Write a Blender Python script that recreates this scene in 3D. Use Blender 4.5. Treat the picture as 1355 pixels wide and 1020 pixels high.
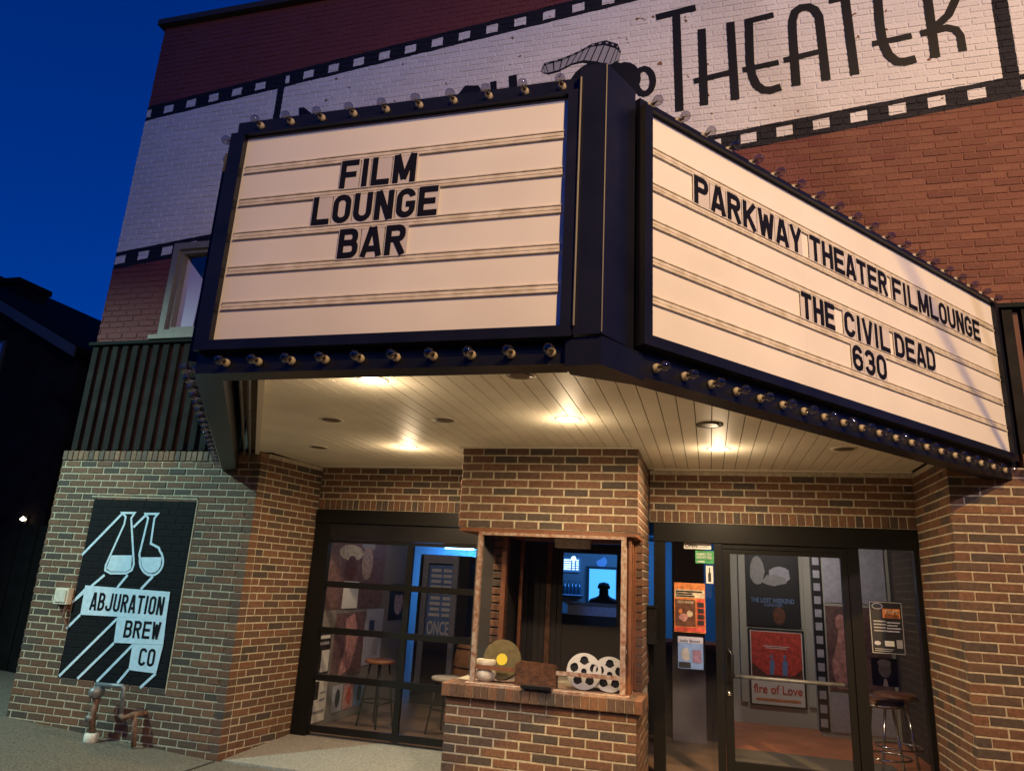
import bpy, math, random
from mathutils import Vector, Matrix
random.seed(11)
for o in list(bpy.data.objects): bpy.data.objects.remove(o)
SC = bpy.context.scene
COL = SC.collection
R = math.radians

# ------------------------------------------------------------------ camera
CF, CYAW, CPITCH, CROLL = 944.67, .274973, .268764, .055099
CP = Vector((4.1908, -6.0251, 1.6460))
_fw = Vector((-math.sin(CYAW)*math.cos(CPITCH), math.cos(CYAW)*math.cos(CPITCH), math.sin(CPITCH)))
_rt = Vector((math.cos(CYAW), math.sin(CYAW), 0)); _up = _rt.cross(_fw)
CR = math.cos(CROLL)*_rt + math.sin(CROLL)*_up
CU = -math.sin(CROLL)*_rt + math.cos(CROLL)*_up
cam_d = bpy.data.cameras.new('camera'); cam = bpy.data.objects.new('camera', cam_d); COL.objects.link(cam)
cam_d.sensor_width = 36; cam_d.lens = CF/1355*36; cam_d.clip_start = .05; cam_d.clip_end = 2000
m = Matrix.Identity(4)
for i in range(3): m[i][0] = CR[i]; m[i][1] = CU[i]; m[i][2] = -_fw[i]; m[i][3] = CP[i]
cam.matrix_world = m
SC.camera = cam
def at(px, py, ax, v):                       # photo pixel -> point on the plane axis = v
    d = _fw + (px-677.5)/CF*CR - (py-510)/CF*CU
    return CP + d*((v-CP[ax])/d[ax])
def atY(px, py, v): return at(px, py, 1, v)

# ------------------------------------------------------------------ world, lights, exposure
W = bpy.data.worlds.new('World'); SC.world = W; W.use_nodes = True
wn = W.node_tree.nodes; wl = W.node_tree.links
sky = wn.new('ShaderNodeTexSky'); sky.sky_type = 'NISHITA'; sky.sun_disc = False
sky.sun_elevation = R(3.0); sky.sun_rotation = R(200); sky.altitude = 200; sky.air_density = 1.0; sky.dust_density = 0.3; sky.ozone_density = 10.0
bg = wn['Background']; bg.inputs[1].default_value = 0.15
hsv = wn.new('ShaderNodeHueSaturation'); hsv.inputs['Saturation'].default_value = 1.25; hsv.inputs['Value'].default_value = 1.8
wl.new(sky.outputs[0], hsv.inputs['Color']); wl.new(hsv.outputs[0], bg.inputs[0])
SC.view_settings.view_transform = 'Standard'; SC.view_settings.look = 'None'; SC.view_settings.exposure = -0.06; SC.view_settings.gamma = 1
SC.render.engine = 'CYCLES'
def light(name, kind, loc, col, power, target=None, **kw):
    d = bpy.data.lights.new(name, kind); d.color = col; d.energy = power
    for k, v in kw.items(): setattr(d, k, v)
    o = bpy.data.objects.new(name, d); COL.objects.link(o); o.location = loc
    if target is not None: o.rotation_euler = (Vector(target)-Vector(loc)).to_track_quat('-Z', 'Y').to_euler()
    return o
WARM = Vector((9.7, -11.2, 10.0)); ADDED_FILL = Vector((9.2, -10.4, 7.2)); COOL = Vector((-5.0, -4.2, 6.3))
light('assumed_sodium_street_light', 'SPOT', WARM, (1, .58, .14), 7800, (8.6, -1.5, 0.0), spot_size=R(94), spot_blend=1.0, shadow_soft_size=.14)  # unseen lamp assumed from the shadows on the right pier and siding
light('added_fill_light', 'SPOT', ADDED_FILL, (1, .77, .79), 2400, (5.4, 0, 6.4), spot_size=R(78), spot_blend=1.0, shadow_soft_size=.2)  # unseen light added to brighten the front sign and upper wall
light('assumed_led_street_light', 'SPOT', COOL, (.62, 1, .86), 2500, (-1.35, 0, .25), spot_size=R(66), spot_blend=1.0, shadow_soft_size=.1)  # unseen lamp assumed from the greenish light and shadow on the left pier

# ------------------------------------------------------------------ materials
MT = {}
def mat(name, col, rough=.6, metal=0., var=.0, scale=8., bump=0., bscale=60., emit=None, estr=0., spec=.5, col2=None, detail=4):
    if name in MT: return MT[name]
    M = bpy.data.materials.new(name); M.use_nodes = True; n = M.node_tree.nodes; l = M.node_tree.links
    b = n['Principled BSDF']; b.inputs['Base Color'].default_value = (*col, 1); b.inputs['Roughness'].default_value = rough
    b.inputs['Metallic'].default_value = metal; b.inputs['Specular IOR Level'].default_value = spec
    tc = n.new('ShaderNodeNewGeometry')
    if var or col2:
        t = n.new('ShaderNodeTexNoise'); t.inputs['Scale'].default_value = scale; t.inputs['Detail'].default_value = detail; l.new(tc.outputs['Position'], t.inputs['Vector'])
        r = n.new('ShaderNodeValToRGB'); r.color_ramp.elements[0].position = .3; r.color_ramp.elements[1].position = .7
        c2 = col2 or tuple(c*(1+var) for c in col); c1 = col if col2 else tuple(c*(1-var) for c in col)
        r.color_ramp.elements[0].color = (*c1, 1); r.color_ramp.elements[1].color = (*c2, 1)
        l.new(t.outputs['Fac'], r.inputs[0]); l.new(r.outputs[0], b.inputs['Base Color'])
    if bump:
        t = n.new('ShaderNodeTexNoise'); t.inputs['Scale'].default_value = bscale; t.inputs['Detail'].default_value = 3; l.new(tc.outputs['Position'], t.inputs['Vector'])
        bp = n.new('ShaderNodeBump'); bp.inputs['Strength'].default_value = bump; bp.inputs['Distance'].default_value = .01
        l.new(t.outputs['Fac'], bp.inputs['Height']); l.new(bp.outputs[0], b.inputs['Normal'])
    if emit: b.inputs['Emission Color'].default_value = (*emit, 1); b.inputs['Emission Strength'].default_value = estr
    MT[name] = M; return M
def brick_mat(name, cols, var=.35):
    M = bpy.data.materials.new(name); M.use_nodes = True; n = M.node_tree.nodes; l = M.node_tree.links; b = n['Principled BSDF']
    oi = n.new('ShaderNodeObjectInfo'); g = n.new('ShaderNodeNewGeometry')
    ad = n.new('ShaderNodeMath'); ad.operation = 'ADD'; l.new(oi.outputs['Random'], ad.inputs[0]); l.new(g.outputs['Random Per Island'], ad.inputs[1])
    fr = n.new('ShaderNodeMath'); fr.operation = 'FRACT'; l.new(ad.outputs[0], fr.inputs[0])
    r = n.new('ShaderNodeValToRGB'); r.color_ramp.interpolation = 'CONSTANT'
    while len(r.color_ramp.elements) < len(cols): r.color_ramp.elements.new(.5)
    for i, c in enumerate(cols): r.color_ramp.elements[i].position = i/len(cols); r.color_ramp.elements[i].color = (*c, 1)
    l.new(fr.outputs[0], r.inputs[0])
    t = n.new('ShaderNodeTexNoise'); t.inputs['Scale'].default_value = 45; t.inputs['Detail'].default_value = 6; l.new(g.outputs['Position'], t.inputs['Vector'])
    mr = n.new('ShaderNodeMapRange'); mr.inputs[1].default_value = .25; mr.inputs[2].default_value = .75; mr.inputs[3].default_value = 1-var; mr.inputs[4].default_value = 1+var
    l.new(t.outputs['Fac'], mr.inputs[0])
    mx = n.new('ShaderNodeMix'); mx.data_type = 'RGBA'; mx.blend_type = 'MULTIPLY'; mx.inputs[0].default_value = 1
    l.new(r.outputs[0], mx.inputs[6]); l.new(mr.outputs[0], mx.inputs[7]); l.new(mx.outputs[2], b.inputs['Base Color'])
    b.inputs['Roughness'].default_value = .75
    t2 = n.new('ShaderNodeTexNoise'); t2.inputs['Scale'].default_value = 120; t2.inputs['Detail'].default_value = 4; l.new(g.outputs['Position'], t2.inputs['Vector'])
    bp = n.new('ShaderNodeBump'); bp.inputs['Strength'].default_value = .55; bp.inputs['Distance'].default_value = .006; l.new(t2.outputs['Fac'], bp.inputs['Height']); l.new(bp.outputs[0], b.inputs['Normal'])
    MT[name] = M; return M
def glass_mat(name, tint=(1, 1, 1), ior=1.45, rough=0.):
    M = bpy.data.materials.new(name); M.use_nodes = True; n = M.node_tree.nodes; l = M.node_tree.links
    n.remove(n['Principled BSDF']); out = n['Material Output']
    tr = n.new('ShaderNodeBsdfTransparent'); tr.inputs[0].default_value = (*tint, 1)
    gl = n.new('ShaderNodeBsdfGlossy'); gl.inputs['Roughness'].default_value = rough
    lw = n.new('ShaderNodeLayerWeight'); lw.inputs[0].default_value = .5
    pw = n.new('ShaderNodeMath'); pw.operation = 'POWER'; l.new(lw.outputs['Facing'], pw.inputs[0]); pw.inputs[1].default_value = 4.
    f = n.new('ShaderNodeMapRange'); f.inputs[3].default_value = ior-1.40; f.inputs[4].default_value = .75; l.new(pw.outputs[0], f.inputs[0])
    mx = n.new('ShaderNodeMixShader'); l.new(f.outputs[0], mx.inputs[0]); l.new(tr.outputs[0], mx.inputs[1]); l.new(gl.outputs[0], mx.inputs[2]); l.new(mx.outputs[0], out.inputs[0])
    MT[name] = M; return M
def mural_mat():                             # painted film strip on the upper wall, by place on the wall (metres)
    M = bpy.data.materials.new('painted_mural_brick'); M.use_nodes = True; n = M.node_tree.nodes; l = M.node_tree.links; b = n['Principled BSDF']
    g = n.new('ShaderNodeNewGeometry'); s = n.new('ShaderNodeSeparateXYZ'); l.new(g.outputs['Position'], s.inputs[0])
    def mth(op, a, c, v2=None):
        q = n.new('ShaderNodeMath'); q.operation = op
        for i, v in enumerate((a, c)):
            if v is None: continue
            if isinstance(v, (int, float)): q.inputs[i].default_value = v
            else: l.new(v, q.inputs[i])
        return q.outputs[0]
    X, Z = s.outputs[0], s.outputs[2]
    w = mth('SUBTRACT', Z, mth('MULTIPLY', X, .107))
    def band(v, a, c): return mth('MULTIPLY', mth('GREATER_THAN', v, a), mth('LESS_THAN', v, c))
    ph = mth('MODULO', mth('ADD', X, 31.66), .3165)
    ph2 = mth('MODULO', mth('ADD', X, 31.66-.07), .3165)
    s1 = band(w, 7.136, 7.346); s2 = band(w, 5.15, 5.365)
    p1 = mth('MULTIPLY', band(w, 7.185, 7.285), band(ph, .06, .19)); p2 = mth('MULTIPLY', band(w, 5.21, 5.31), band(ph2, .06, .20))
    bars = mth('MULTIPLY', mth('ADD', band(X, -.59, -.50), band(X, 6.73, 6.86)), band(w, 5.2, 7.3))
    white = band(w, 5.15, 7.346)
    black = mth('MAXIMUM', mth('MULTIPLY', mth('MAXIMUM', s1, s2), mth('SUBTRACT', 1., mth('MAXIMUM', p1, p2))), bars)
    def noise(sc, det=5):
        t = n.new('ShaderNodeTexNoise'); t.inputs['Scale'].default_value = sc; t.inputs['Detail'].default_value = det; l.new(g.outputs['Position'], t.inputs['Vector']); return t.outputs['Fac']
    def mix(f, a, c):
        q = n.new('ShaderNodeMix'); q.data_type = 'RGBA'
        if isinstance(f, float): q.inputs[0].default_value = f
        else: l.new(f, q.inputs[0])
        for i, v in ((6, a), (7, c)):
            if isinstance(v, tuple): q.inputs[i].default_value = (*v, 1)
            else: l.new(v, q.inputs[i])
        return q.outputs[2]
    oi = n.new('ShaderNodeObjectInfo'); rr = mth('FRACT', mth('ADD', oi.outputs['Random'], g.outputs['Random Per Island']), None)
    red = mix(noise(1.3), (.135, .035, .04), (.18, .055, .05))
    raw = mix(rr, (.12, .05, .032), (.2, .09, .055))
    # paint worn away from the red wall towards the right end
    wear = mth('MULTIPLY', mth('MINIMUM', mth('MAXIMUM', mth('MULTIPLY', mth('SUBTRACT', mth('ADD', X, mth('MULTIPLY', rr, 1.1)), 4.5), .55), 0.), 1.), mth('ADD', .35, mth('MULTIPLY', noise(22., 8), .9)))
    wear = mth('MINIMUM', wear, .92)
    low = mth('LESS_THAN', w, 5.15)
    red = mix(mth('MULTIPLY', wear, low), red, raw)
    wht = mix(noise(3.), (.62, .6, .6), (.74, .73, .72))
    wht = mix(mth('MULTIPLY', mth('LESS_THAN', rr, .5), .12), wht, (.4, .38, .38))
    chip = mth('MULTIPLY', mth('GREATER_THAN', noise(9., 2), .70), mth('GREATER_THAN', X, 0.))
    wht = mix(chip, wht, (.2, .1, .05))
    c = mix(white, red, wht); c = mix(black, c, (.012, .012, .018))
    l.new(c, b.inputs['Base Color']); b.inputs['Roughness'].default_value = .6
    bp = n.new('ShaderNodeBump'); bp.inputs['Strength'].default_value = .9; bp.inputs['Distance'].default_value = .012; l.new(noise(42), bp.inputs['Height']); l.new(bp.outputs[0], b.inputs['Normal'])
    b.inputs['Specular IOR Level'].default_value = .2; MT['mural'] = M; return M
brick_mat('brick', [(0.128, 0.062, 0.035), (0.104, 0.054, 0.033), (0.159, 0.077, 0.041), (0.088, 0.054, 0.037), (0.122, 0.059, 0.033), (0.061, 0.044, 0.035), (0.140, 0.064, 0.034), (0.105, 0.059, 0.037)])
brick_mat('brick_tan', [(.2, .12, .07), (.17, .1, .06), (.22, .13, .08), (.13, .085, .06), (.19, .11, .065), (.1, .075, .06)])
mural_mat()
glass_mat('glass'); glass_mat('bulb_glass', (.8, .78, .77), 1.56)
mat('mortar', (.43, .38, .28), .9, var=.25, scale=30, bump=.4, bscale=150)
mat('upper_mortar', (.3, .28, .27), .9)
mat('black_metal', (.012, .011, .011), .35, var=.3, scale=3)
mat('door_black', (.01, .0095, .009), .38, spec=.25)
mat('marquee_navy', (.006, .0065, .012), .36, col2=(.011, .012, .02), scale=5, bump=.1, bscale=6, spec=.3, detail=9)
mat('marquee_seam', (.07, .055, .04), .5)
mat('panel_white', (.8, .77, .72), .4, col2=(.9, .875, .83), scale=1.6, detail=9)
mat('rail', (.6, .54, .43), .45, col2=(.84, .79, .7), scale=16, detail=9)
mat('letter_black', (.008, .008, .01), .5, spec=.2)
mat('tile', (.66, .62, .6), .3)
mat('tile_edge', (.42, .38, .35), .4)
mat('ceramic', (.42, .37, .27), .6)
mat('soffit', (.82, .77, .63), .5, var=.07, scale=2.5)
mat('soffit_gap', (.1, .08, .05), .8)
mat('lens_on', (1, 1, 1), emit=(1, .74, .4), estr=14)
mat('lens_off', (.14, .1, .07), .4)
mat('trim_white', (.7, .64, .52), .5)
mat('dark_brown', (.035, .024, .018), .7)
mat('siding', (.017, .016, .016), .8, var=.3, scale=6, spec=.1)
mat('siding_gap', (.085, .03, .02), .7, var=.3, scale=5)
mat('flashing', (.012, .016, .016), .8, spec=.1)
mat('frame_beige', (.2, .18, .15), .6, var=.1, scale=20)
mat('pane_reflection', (.6, .56, .66), .9)
mat('concrete', (.06, .052, .04), .92, scale=60, col2=(.19, .165, .13), bump=.9, bscale=120, detail=8)
mat('slab', (.17, .16, .135), .88, scale=55, col2=(.32, .3, .26), bump=.6, bscale=110, detail=8)
mat('black_paint', (.008, .0085, .011), .8, bump=.3, bscale=40, spec=.15)
mat('sign_white', (.55, .72, .86), .6, var=.1, scale=20)
mat('orange_wood', (.2, .075, .03), .6, scale=18, col2=(.13, .045, .018), detail=8)
mat('peeling', (.42, .36, .3), .75, scale=30, col2=(.2, .065, .025), detail=9)
mat('carved_wood', (.06, .026, .012), .5, scale=22, col2=(.16, .07, .03), bump=.9, bscale=30)
mat('can_olive', (.13, .105, .045), .4, metal=.5, var=.2, scale=20)
mat('label_yellow', (.75, .62, .03), .5)
mat('reel_metal', (.62, .62, .58), .38, metal=.3)
mat('white_stuff', (.62, .58, .5), .6, var=.15, scale=30)
mat('pipe_grey', (.2, .21, .22), .45, metal=.4, var=.25, scale=20)
mat('pipe_rust', (.16, .09, .06), .8, var=.5, scale=25)
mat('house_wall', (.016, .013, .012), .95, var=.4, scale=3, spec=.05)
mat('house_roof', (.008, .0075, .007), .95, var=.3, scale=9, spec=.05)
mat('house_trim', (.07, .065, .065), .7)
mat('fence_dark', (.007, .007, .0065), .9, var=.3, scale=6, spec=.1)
mat('int_wall', (.2, .18, .17), .8)
mat('int_dark', (.03, .026, .024), .8)
mat('int_floor', (.2, .13, .09), .5, var=.25, scale=3)
mat('lobby_floor', (.45, .16, .08), .5, var=.2, scale=5)
mat('mat_grey', (.13, .12, .11), .9)
mat('lobby_wall', (.42, .42, .38), .7)
mat('chrome', (.75, .75, .78), .15, metal=1)
mat('stool_wood', (.3, .13, .06), .4)
mat('barrel', (.2, .1, .045), .6, var=.4, scale=10)
mat('skin', (.35, .2, .14), .6); mat('shirt_dark', (.02, .02, .025), .9); mat('hair', (.01, .008, .007), .7)
mat('blue_tube', (1, 1, 1), emit=(.25, .6, 1), estr=9)
mat('cyan_panel', (.1, .3, .5), emit=(.1, .5, 1), estr=1.1)
mat('screen', (.02, .05, .1), .3, emit=(.05, .25, .7), estr=.6)
mat('screen_text', (.8, .9, 1), .4, emit=(.6, .85, 1), estr=2.2)
mat('bottle', (.05, .09, .12), .1)

# ------------------------------------------------------------------ mesh helpers
class MB:
    def __init__(s): s.v = []; s.f = []; s.mi = []
    def face(s, pts, mi=0):
        b = len(s.v); s.v += [tuple(p) for p in pts]; s.f.append(tuple(range(b, b+len(pts)))); s.mi.append(mi)
    def box(s, x0, x1, y0, y1, z0, z1, mi=0):
        b = len(s.v); s.v += [(x, y, z) for z in (z0, z1) for y in (y0, y1) for x in (x0, x1)]
        for q in ((0, 2, 3, 1), (4, 5, 7, 6), (0, 1, 5, 4), (2, 6, 7, 3), (0, 4, 6, 2), (1, 3, 7, 5)): s.f.append(tuple(b+i for i in q)); s.mi.append(mi)
        return s
    def hexa(s, p, mi=0):                    # 8 points: bottom loop 0-3, top loop 4-7
        b = len(s.v); s.v += [tuple(q) for q in p]
        for q in ((3, 2, 1, 0), (4, 5, 6, 7), (0, 1, 5, 4), (1, 2, 6, 5), (2, 3, 7, 6), (3, 0, 4, 7)): s.f.append(tuple(b+i for i in q)); s.mi.append(mi)
        return s
    def obox(s, o, u, n, u0, u1, d0, d1, z0, z1, mi=0):   # box on a wall face: u along, d outwards along n
        P = lambda a, d, z: Vector(o)+a*u+d*n+Vector((0, 0, z))
        return s.hexa([P(u0, d0, z0), P(u1, d0, z0), P(u1, d1, z0), P(u0, d1, z0), P(u0, d0, z1), P(u1, d0, z1), P(u1, d1, z1), P(u0, d1, z1)], mi)
    def prism(s, poly, ext, mi=0):           # polygon (3D points) swept by vector ext
        k = len(poly); b = len(s.v); e = Vector(ext); s.v += [tuple(p) for p in poly]+[tuple(Vector(p)+e) for p in poly]
        s.f.append(tuple(range(b, b+k))); s.mi.append(mi); s.f.append(tuple(range(b+2*k-1, b+k-1, -1))); s.mi.append(mi)
        for i in range(k): j = (i+1) % k; s.f.append((b+j, b+i, b+k+i, b+k+j)); s.mi.append(mi)
        return s
    def tube(s, pts, r, seg=8, mi=0, caps=True):
        pts = [Vector(p) for p in pts]; rs = r if isinstance(r, (list, tuple)) else [r]*len(pts); rings = []
        for i, p in enumerate(pts):
            t = (pts[min(i+1, len(pts)-1)]-pts[max(i-1, 0)]).normalized()
            a = t.orthogonal().normalized() if i == 0 else (pa - t*pa.dot(t)).normalized()
            pa = a; c = t.cross(a); b = len(s.v)
            s.v += [tuple(p+rs[i]*(math.cos(2*math.pi*k/seg)*a+math.sin(2*math.pi*k/seg)*c)) for k in range(seg)]; rings.append(b)
        for i in range(len(pts)-1):
            for k in range(seg): s.f.append((rings[i]+k, rings[i]+(k+1) % seg, rings[i+1]+(k+1) % seg, rings[i+1]+k)); s.mi.append(mi)
        if caps:
            s.f.append(tuple(rings[0]+k for k in reversed(range(seg)))); s.mi.append(mi); s.f.append(tuple(rings[-1]+k for k in range(seg))); s.mi.append(mi)
        return s
    def ribbon(s, pts, w, n, mi=0, closed=False):  # flat stroke of width w on a face with normal n
        pts = [Vector(p) for p in pts]; k = len(pts); L = []; Rr = []
        for i, p in enumerate(pts):
            a = pts[i-1] if (i or closed) else p; c = pts[(i+1) % k] if (i < k-1 or closed) else p
            d1 = (p-a).normalized() if (p-a).length else (c-p).normalized(); d2 = (c-p).normalized() if (c-p).length else d1
            s1 = d1.cross(n); s2 = d2.cross(n); mm = (s1+s2).normalized(); mm = mm*(w/2/max(.35, mm.dot(s1))); L.append(p+mm); Rr.append(p-mm)
        for i in range(k if closed else k-1):
            j = (i+1) % k; s.face((L[i], L[j], Rr[j], Rr[i]), mi)
        return s
    def build(s, name, mt, parent=None, smooth=False):
        me = bpy.data.meshes.new(name); off = Vector((0, 0, 0))
        q = parent
        while q is not None: off += Vector(q.location); q = q.parent
        me.from_pydata([tuple(Vector(v)-off) for v in s.v], [], s.f)
        for x in (mt if isinstance(mt, (list, tuple)) else [mt]): me.materials.append(MT[x])
        if any(s.mi): me.polygons.foreach_set('material_index', s.mi)
        if smooth: me.polygons.foreach_set('use_smooth', [True]*len(s.f))
        me.update(); o = bpy.data.objects.new(name, me); COL.objects.link(o); o.parent = parent
        return o
def tag(o, label=None, cat=None, group=None, kind=None):
    for k, v in (('label', label), ('category', cat), ('group', group), ('kind', kind)):
        if v: o[k] = v
    return o
def thing(name, loc, label, cat, group=None):
    o = bpy.data.objects.new(name, None); COL.objects.link(o); o.location = loc; o.empty_display_size = .1
    return tag(o, label, cat, group)
def box(name, mt, parent, x0, x1, y0, y1, z0, z1): return MB().box(x0, x1, y0, y1, z0, z1).build(name, mt, parent)
_gc = {}
def glyph(ch, bold=.0):
    key = (ch, bold)
    if key not in _gc:
        c = bpy.data.curves.new('t', 'FONT'); c.body = ch; c.size = 1; c.offset = bold; c.resolution_u = 3
        o = bpy.data.objects.new('t', c); COL.objects.link(o); dg = bpy.context.evaluated_depsgraph_get()
        me = bpy.data.meshes.new_from_object(o.evaluated_get(dg)); bpy.data.objects.remove(o)
        vs = [v.co.copy() for v in me.vertices]; fs = [tuple(p.vertices) for p in me.polygons]
        xs = [v.x for v in vs] or [0]; _gc[key] = (vs, fs, min(xs), max(xs)); bpy.data.meshes.remove(me)
    return _gc[key]
CAPH = .73
def text(mb, s, o, u, v, h, w=None, cond=.8, bold=.0, mi=0, center=False):   # lettering on a face: origin o, along u, up v
    vs, fs, x0, x1 = glyph(s, bold); sy = h/CAPH; sx = w/(x1-x0) if w else sy*cond
    sh = -(x1-x0)*sx/2 if center else 0; b = len(mb.v)
    mb.v += [tuple(Vector(o)+(sh+(q.x-x0)*sx)*u+q.y*sy*v) for q in vs]
    for f in fs: mb.f.append(tuple(b+i for i in f)); mb.mi.append(mi)
def gothic(ch, W_, H_, t):                    # condensed block letters as centre lines
    i = t/2; x0, x1, y0, y1 = i, W_-i, i, H_-i; xm = W_/2; ym = H_*.52; r = min((x1-x0)/2, H_*.3)*.98
    def cn(cx, cy, a0, a1, rr=None, k=5): q = rr or r; return [(cx+q*math.cos(R(a0+(a1-a0)*j/k)), cy+q*math.sin(R(a0+(a1-a0)*j/k))) for j in range(k+1)]
    BLc, BRc, TRc, TLc = cn(x0+r, y0+r, 180, 270), cn(x1-r, y0+r, 270, 360), cn(x1-r, y1-r, 0, 90), cn(x0+r, y1-r, 90, 180)
    rb = (ym-y0)/2; rt = (y1-ym)/2; mn = min(rb, x1-x0)*.8; mt = min(rt, x1-x0)*.8
    bot = [(x0, y0), (x1-mn, y0)]+cn(x1-mn, y0+mn, 270, 360, mn)+cn(x1-mn, ym-mn, 0, 90, mn)+[(x0, ym)]
    topb = [(x0, ym), (x1-mt-.06*W_, ym)]+cn(x1-mt-.04*W_, ym+mt, 270, 360, mt)+cn(x1-mt-.04*W_, y1-mt, 0, 90, mt)+[(x0, y1)]
    stem = [(x0, 0), (x0, H_)]; lo = H_*.3
    G = {'A': [[(i*.75, 0), (xm-t*.16, H_)], [(W_-i*.75, 0), (xm+t*.16, H_)], [(W_*.22, H_*.26), (W_*.78, H_*.26)]],
         'B': [stem, bot, topb], 'C': [cn(x1-r, y0+r, 352, 270)+BLc[::-1]+TLc[::-1]+cn(x1-r, y1-r, 90, 8)],
         'D': [stem, [(x0, y0), (x1-r, y0)]+BRc+TRc+[(x0, y1)]], 'E': [stem, [(x0, y0), (W_, y0)], [(x0, H_/2), (W_*.9, H_/2)], [(x0, y1), (W_, y1)]],
         'F': [stem, [(x0, H_*.48), (W_*.9, H_*.48)], [(x0, y1), (W_, y1)]], 'G': [[(xm, H_*.46), (x1, H_*.46)]+BRc[::-1]+BLc[::-1]+TLc[::-1]+cn(x1-r, y1-r, 90, 8)],
         'H': [stem, [(x1, 0), (x1, H_)], [(x0, H_/2), (x1, H_/2)]], 'I': [[(xm, 0), (xm, H_)]], 'J': [[(x1, H_)]+BRc[::-1]+BLc[::-1]+[(x0, lo)]],
         'K': [stem, [(x0, H_*.36), (W_-i*.8, H_)], [(x0+t*.8, H_*.52), (W_-i*.8, 0)]], 'L': [stem, [(x0, y0), (W_, y0)]],
         'M': [stem, [(x1, 0), (x1, H_)], [(x0+t*.1, H_), (xm, H_*.12)], [(x1-t*.1, H_), (xm, H_*.12)]], 'N': [stem, [(x1, 0), (x1, H_)], [(x0+t*.1, H_), (x1-t*.1, 0)]],
         'O': [BLc+BRc+TRc+TLc], '0': [BLc+BRc+TRc+TLc], 'P': [stem, topb], 'R': [stem, topb, [(xm-.02*W_, ym), (W_-i*.9, 0)]],
         'T': [[(0, y1), (W_, y1)], [(xm, 0), (xm, H_)]], 'U': [[(x0, H_)]+BLc+BRc+[(x1, H_)]], 'V': [[(i*.8, H_), (xm-t*.12, 0)], [(W_-i*.8, H_), (xm+t*.12, 0)]],
         'W': [[(i*.8, H_), (W_*.28, 0)], [(W_*.28, 0), (xm, H_*.86)], [(xm, H_*.86), (W_*.72, 0)], [(W_*.72, 0), (W_-i*.8, H_)]], 'Y': [[(i*.8, H_), (xm, H_*.4)], [(W_-i*.8, H_), (xm, H_*.4)], [(xm, 0), (xm, H_*.45)]],
         '6': [cn(x1-r, y1-r, 20, 90)+TLc+BLc+BRc+cn(x1-r, ym-r+.04*H_, 0, 90)+cn(x0+r, ym-r+.04*H_, 90, 150)], '3': [cn(x0+r, y1-r, 165, 90)+TRc[::-1]+cn(x1-mt, ym+mt, 360, 270, mt)+[(xm-.1*W_, ym)], [(xm-.1*W_, ym)]+cn(x1-mn, ym-mn, 90, 0, mn)+BRc[::-1]+cn(x0+r, y0+r, 270, 195)]}
    return G[ch], ch in 'O0'
def block(mb, ch, o, u, n, w, h, t):
    G, cl = gothic(ch, w, h, t)
    for k, st_ in enumerate(G): mb.ribbon([Vector(o)+u*a+UZ*b+n*(.0004*k) for a, b in st_], t, n, closed=cl)
UX = Vector((1, 0, 0)); UY = Vector((0, 1, 0)); UZ = Vector((0, 0, 1)); NF = Vector((0, -1, 0))

# ------------------------------------------------------------------ bricks
BL, BH, BD, JT, CS = .2032, .0552, .092, .0115, .0677
_bm = {}
def brick_mesh(L, H, mt, D=BD, skl=0., skr=0.):
    key = (round(L, 2), round(H, 3), mt, D, round(skl, 3), round(skr, 3))
    if key in _bm: return _bm[key]
    L = key[0]; c = .004; e = L/2; h = H/2       # local x along, y inwards, z up; outer face at y = 0
    v = [(-e+c, 0, -h+c), (e-c, 0, -h+c), (e-c, 0, h-c), (-e+c, 0, h-c), (-e, c, -h), (e, c, -h), (e, c, h), (-e, c, h),
         (-e+skl, D, -h), (e+skr, D, -h), (e+skr, D, h), (-e+skl, D, h)]
    f = [(0, 1, 2, 3), (0, 4, 5, 1), (1, 5, 6, 2), (2, 6, 7, 3), (3, 7, 4, 0), (4, 8, 9, 5), (5, 9, 10, 6), (6, 10, 11, 7), (7, 11, 8, 4)]
    me = bpy.data.meshes.new('brick'); me.from_pydata(v, [], f); me.materials.append(MT[mt]); me.update(); _bm[key] = me
    return me
def lay(o, u, n, L, z0, k0, k1, holes=(), start=lambda k: 0., end=lambda k: 0., phase=0., mt='brick', skl=0., skr=0., stop=None):
    """running bond; returns [(mesh key args, world centre of the face, u, n)]"""
    out = []
    for k in range(k0, k1):
        z = z0+(k+.5)*CS; a0 = start(k); a1 = L-end(k)
        seg = [(a0, a1)]
        for (h0, h1, hz0, hz1) in holes:
            if hz0 < z < hz1:
                ns = []
                for s0, s1 in seg:
                    if h1 <= s0 or h0 >= s1: ns.append((s0, s1)); continue
                    if h0 > s0: ns.append((s0, h0))
                    if h1 < s1: ns.append((h1, s1))
                seg = ns
        for s0, s1 in seg:
            j = math.floor((s0-phase-(k % 2)*BL/2)/BL); p = phase+(k % 2)*BL/2+j*BL; cur = s0
            while cur < s1-.015:
                p += BL; nx = min(p, s1)
                if s1-nx < .045: nx = s1
                if nx-cur < .03: continue
                l0 = cur+(0 if cur == s0 else JT/2); l1 = nx-(0 if nx == s1 else JT/2)
                ll = skl if (cur == s0 and skl and k % 2) else 0.; rr = skr if (nx == s1 and skr and not k % 2) else 0.
                out.append((l1-l0, BH, mt, BD, ll, rr, Vector(o)+u*((l0+l1)/2)+UZ*z, u, n)); cur = nx
    return out
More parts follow.
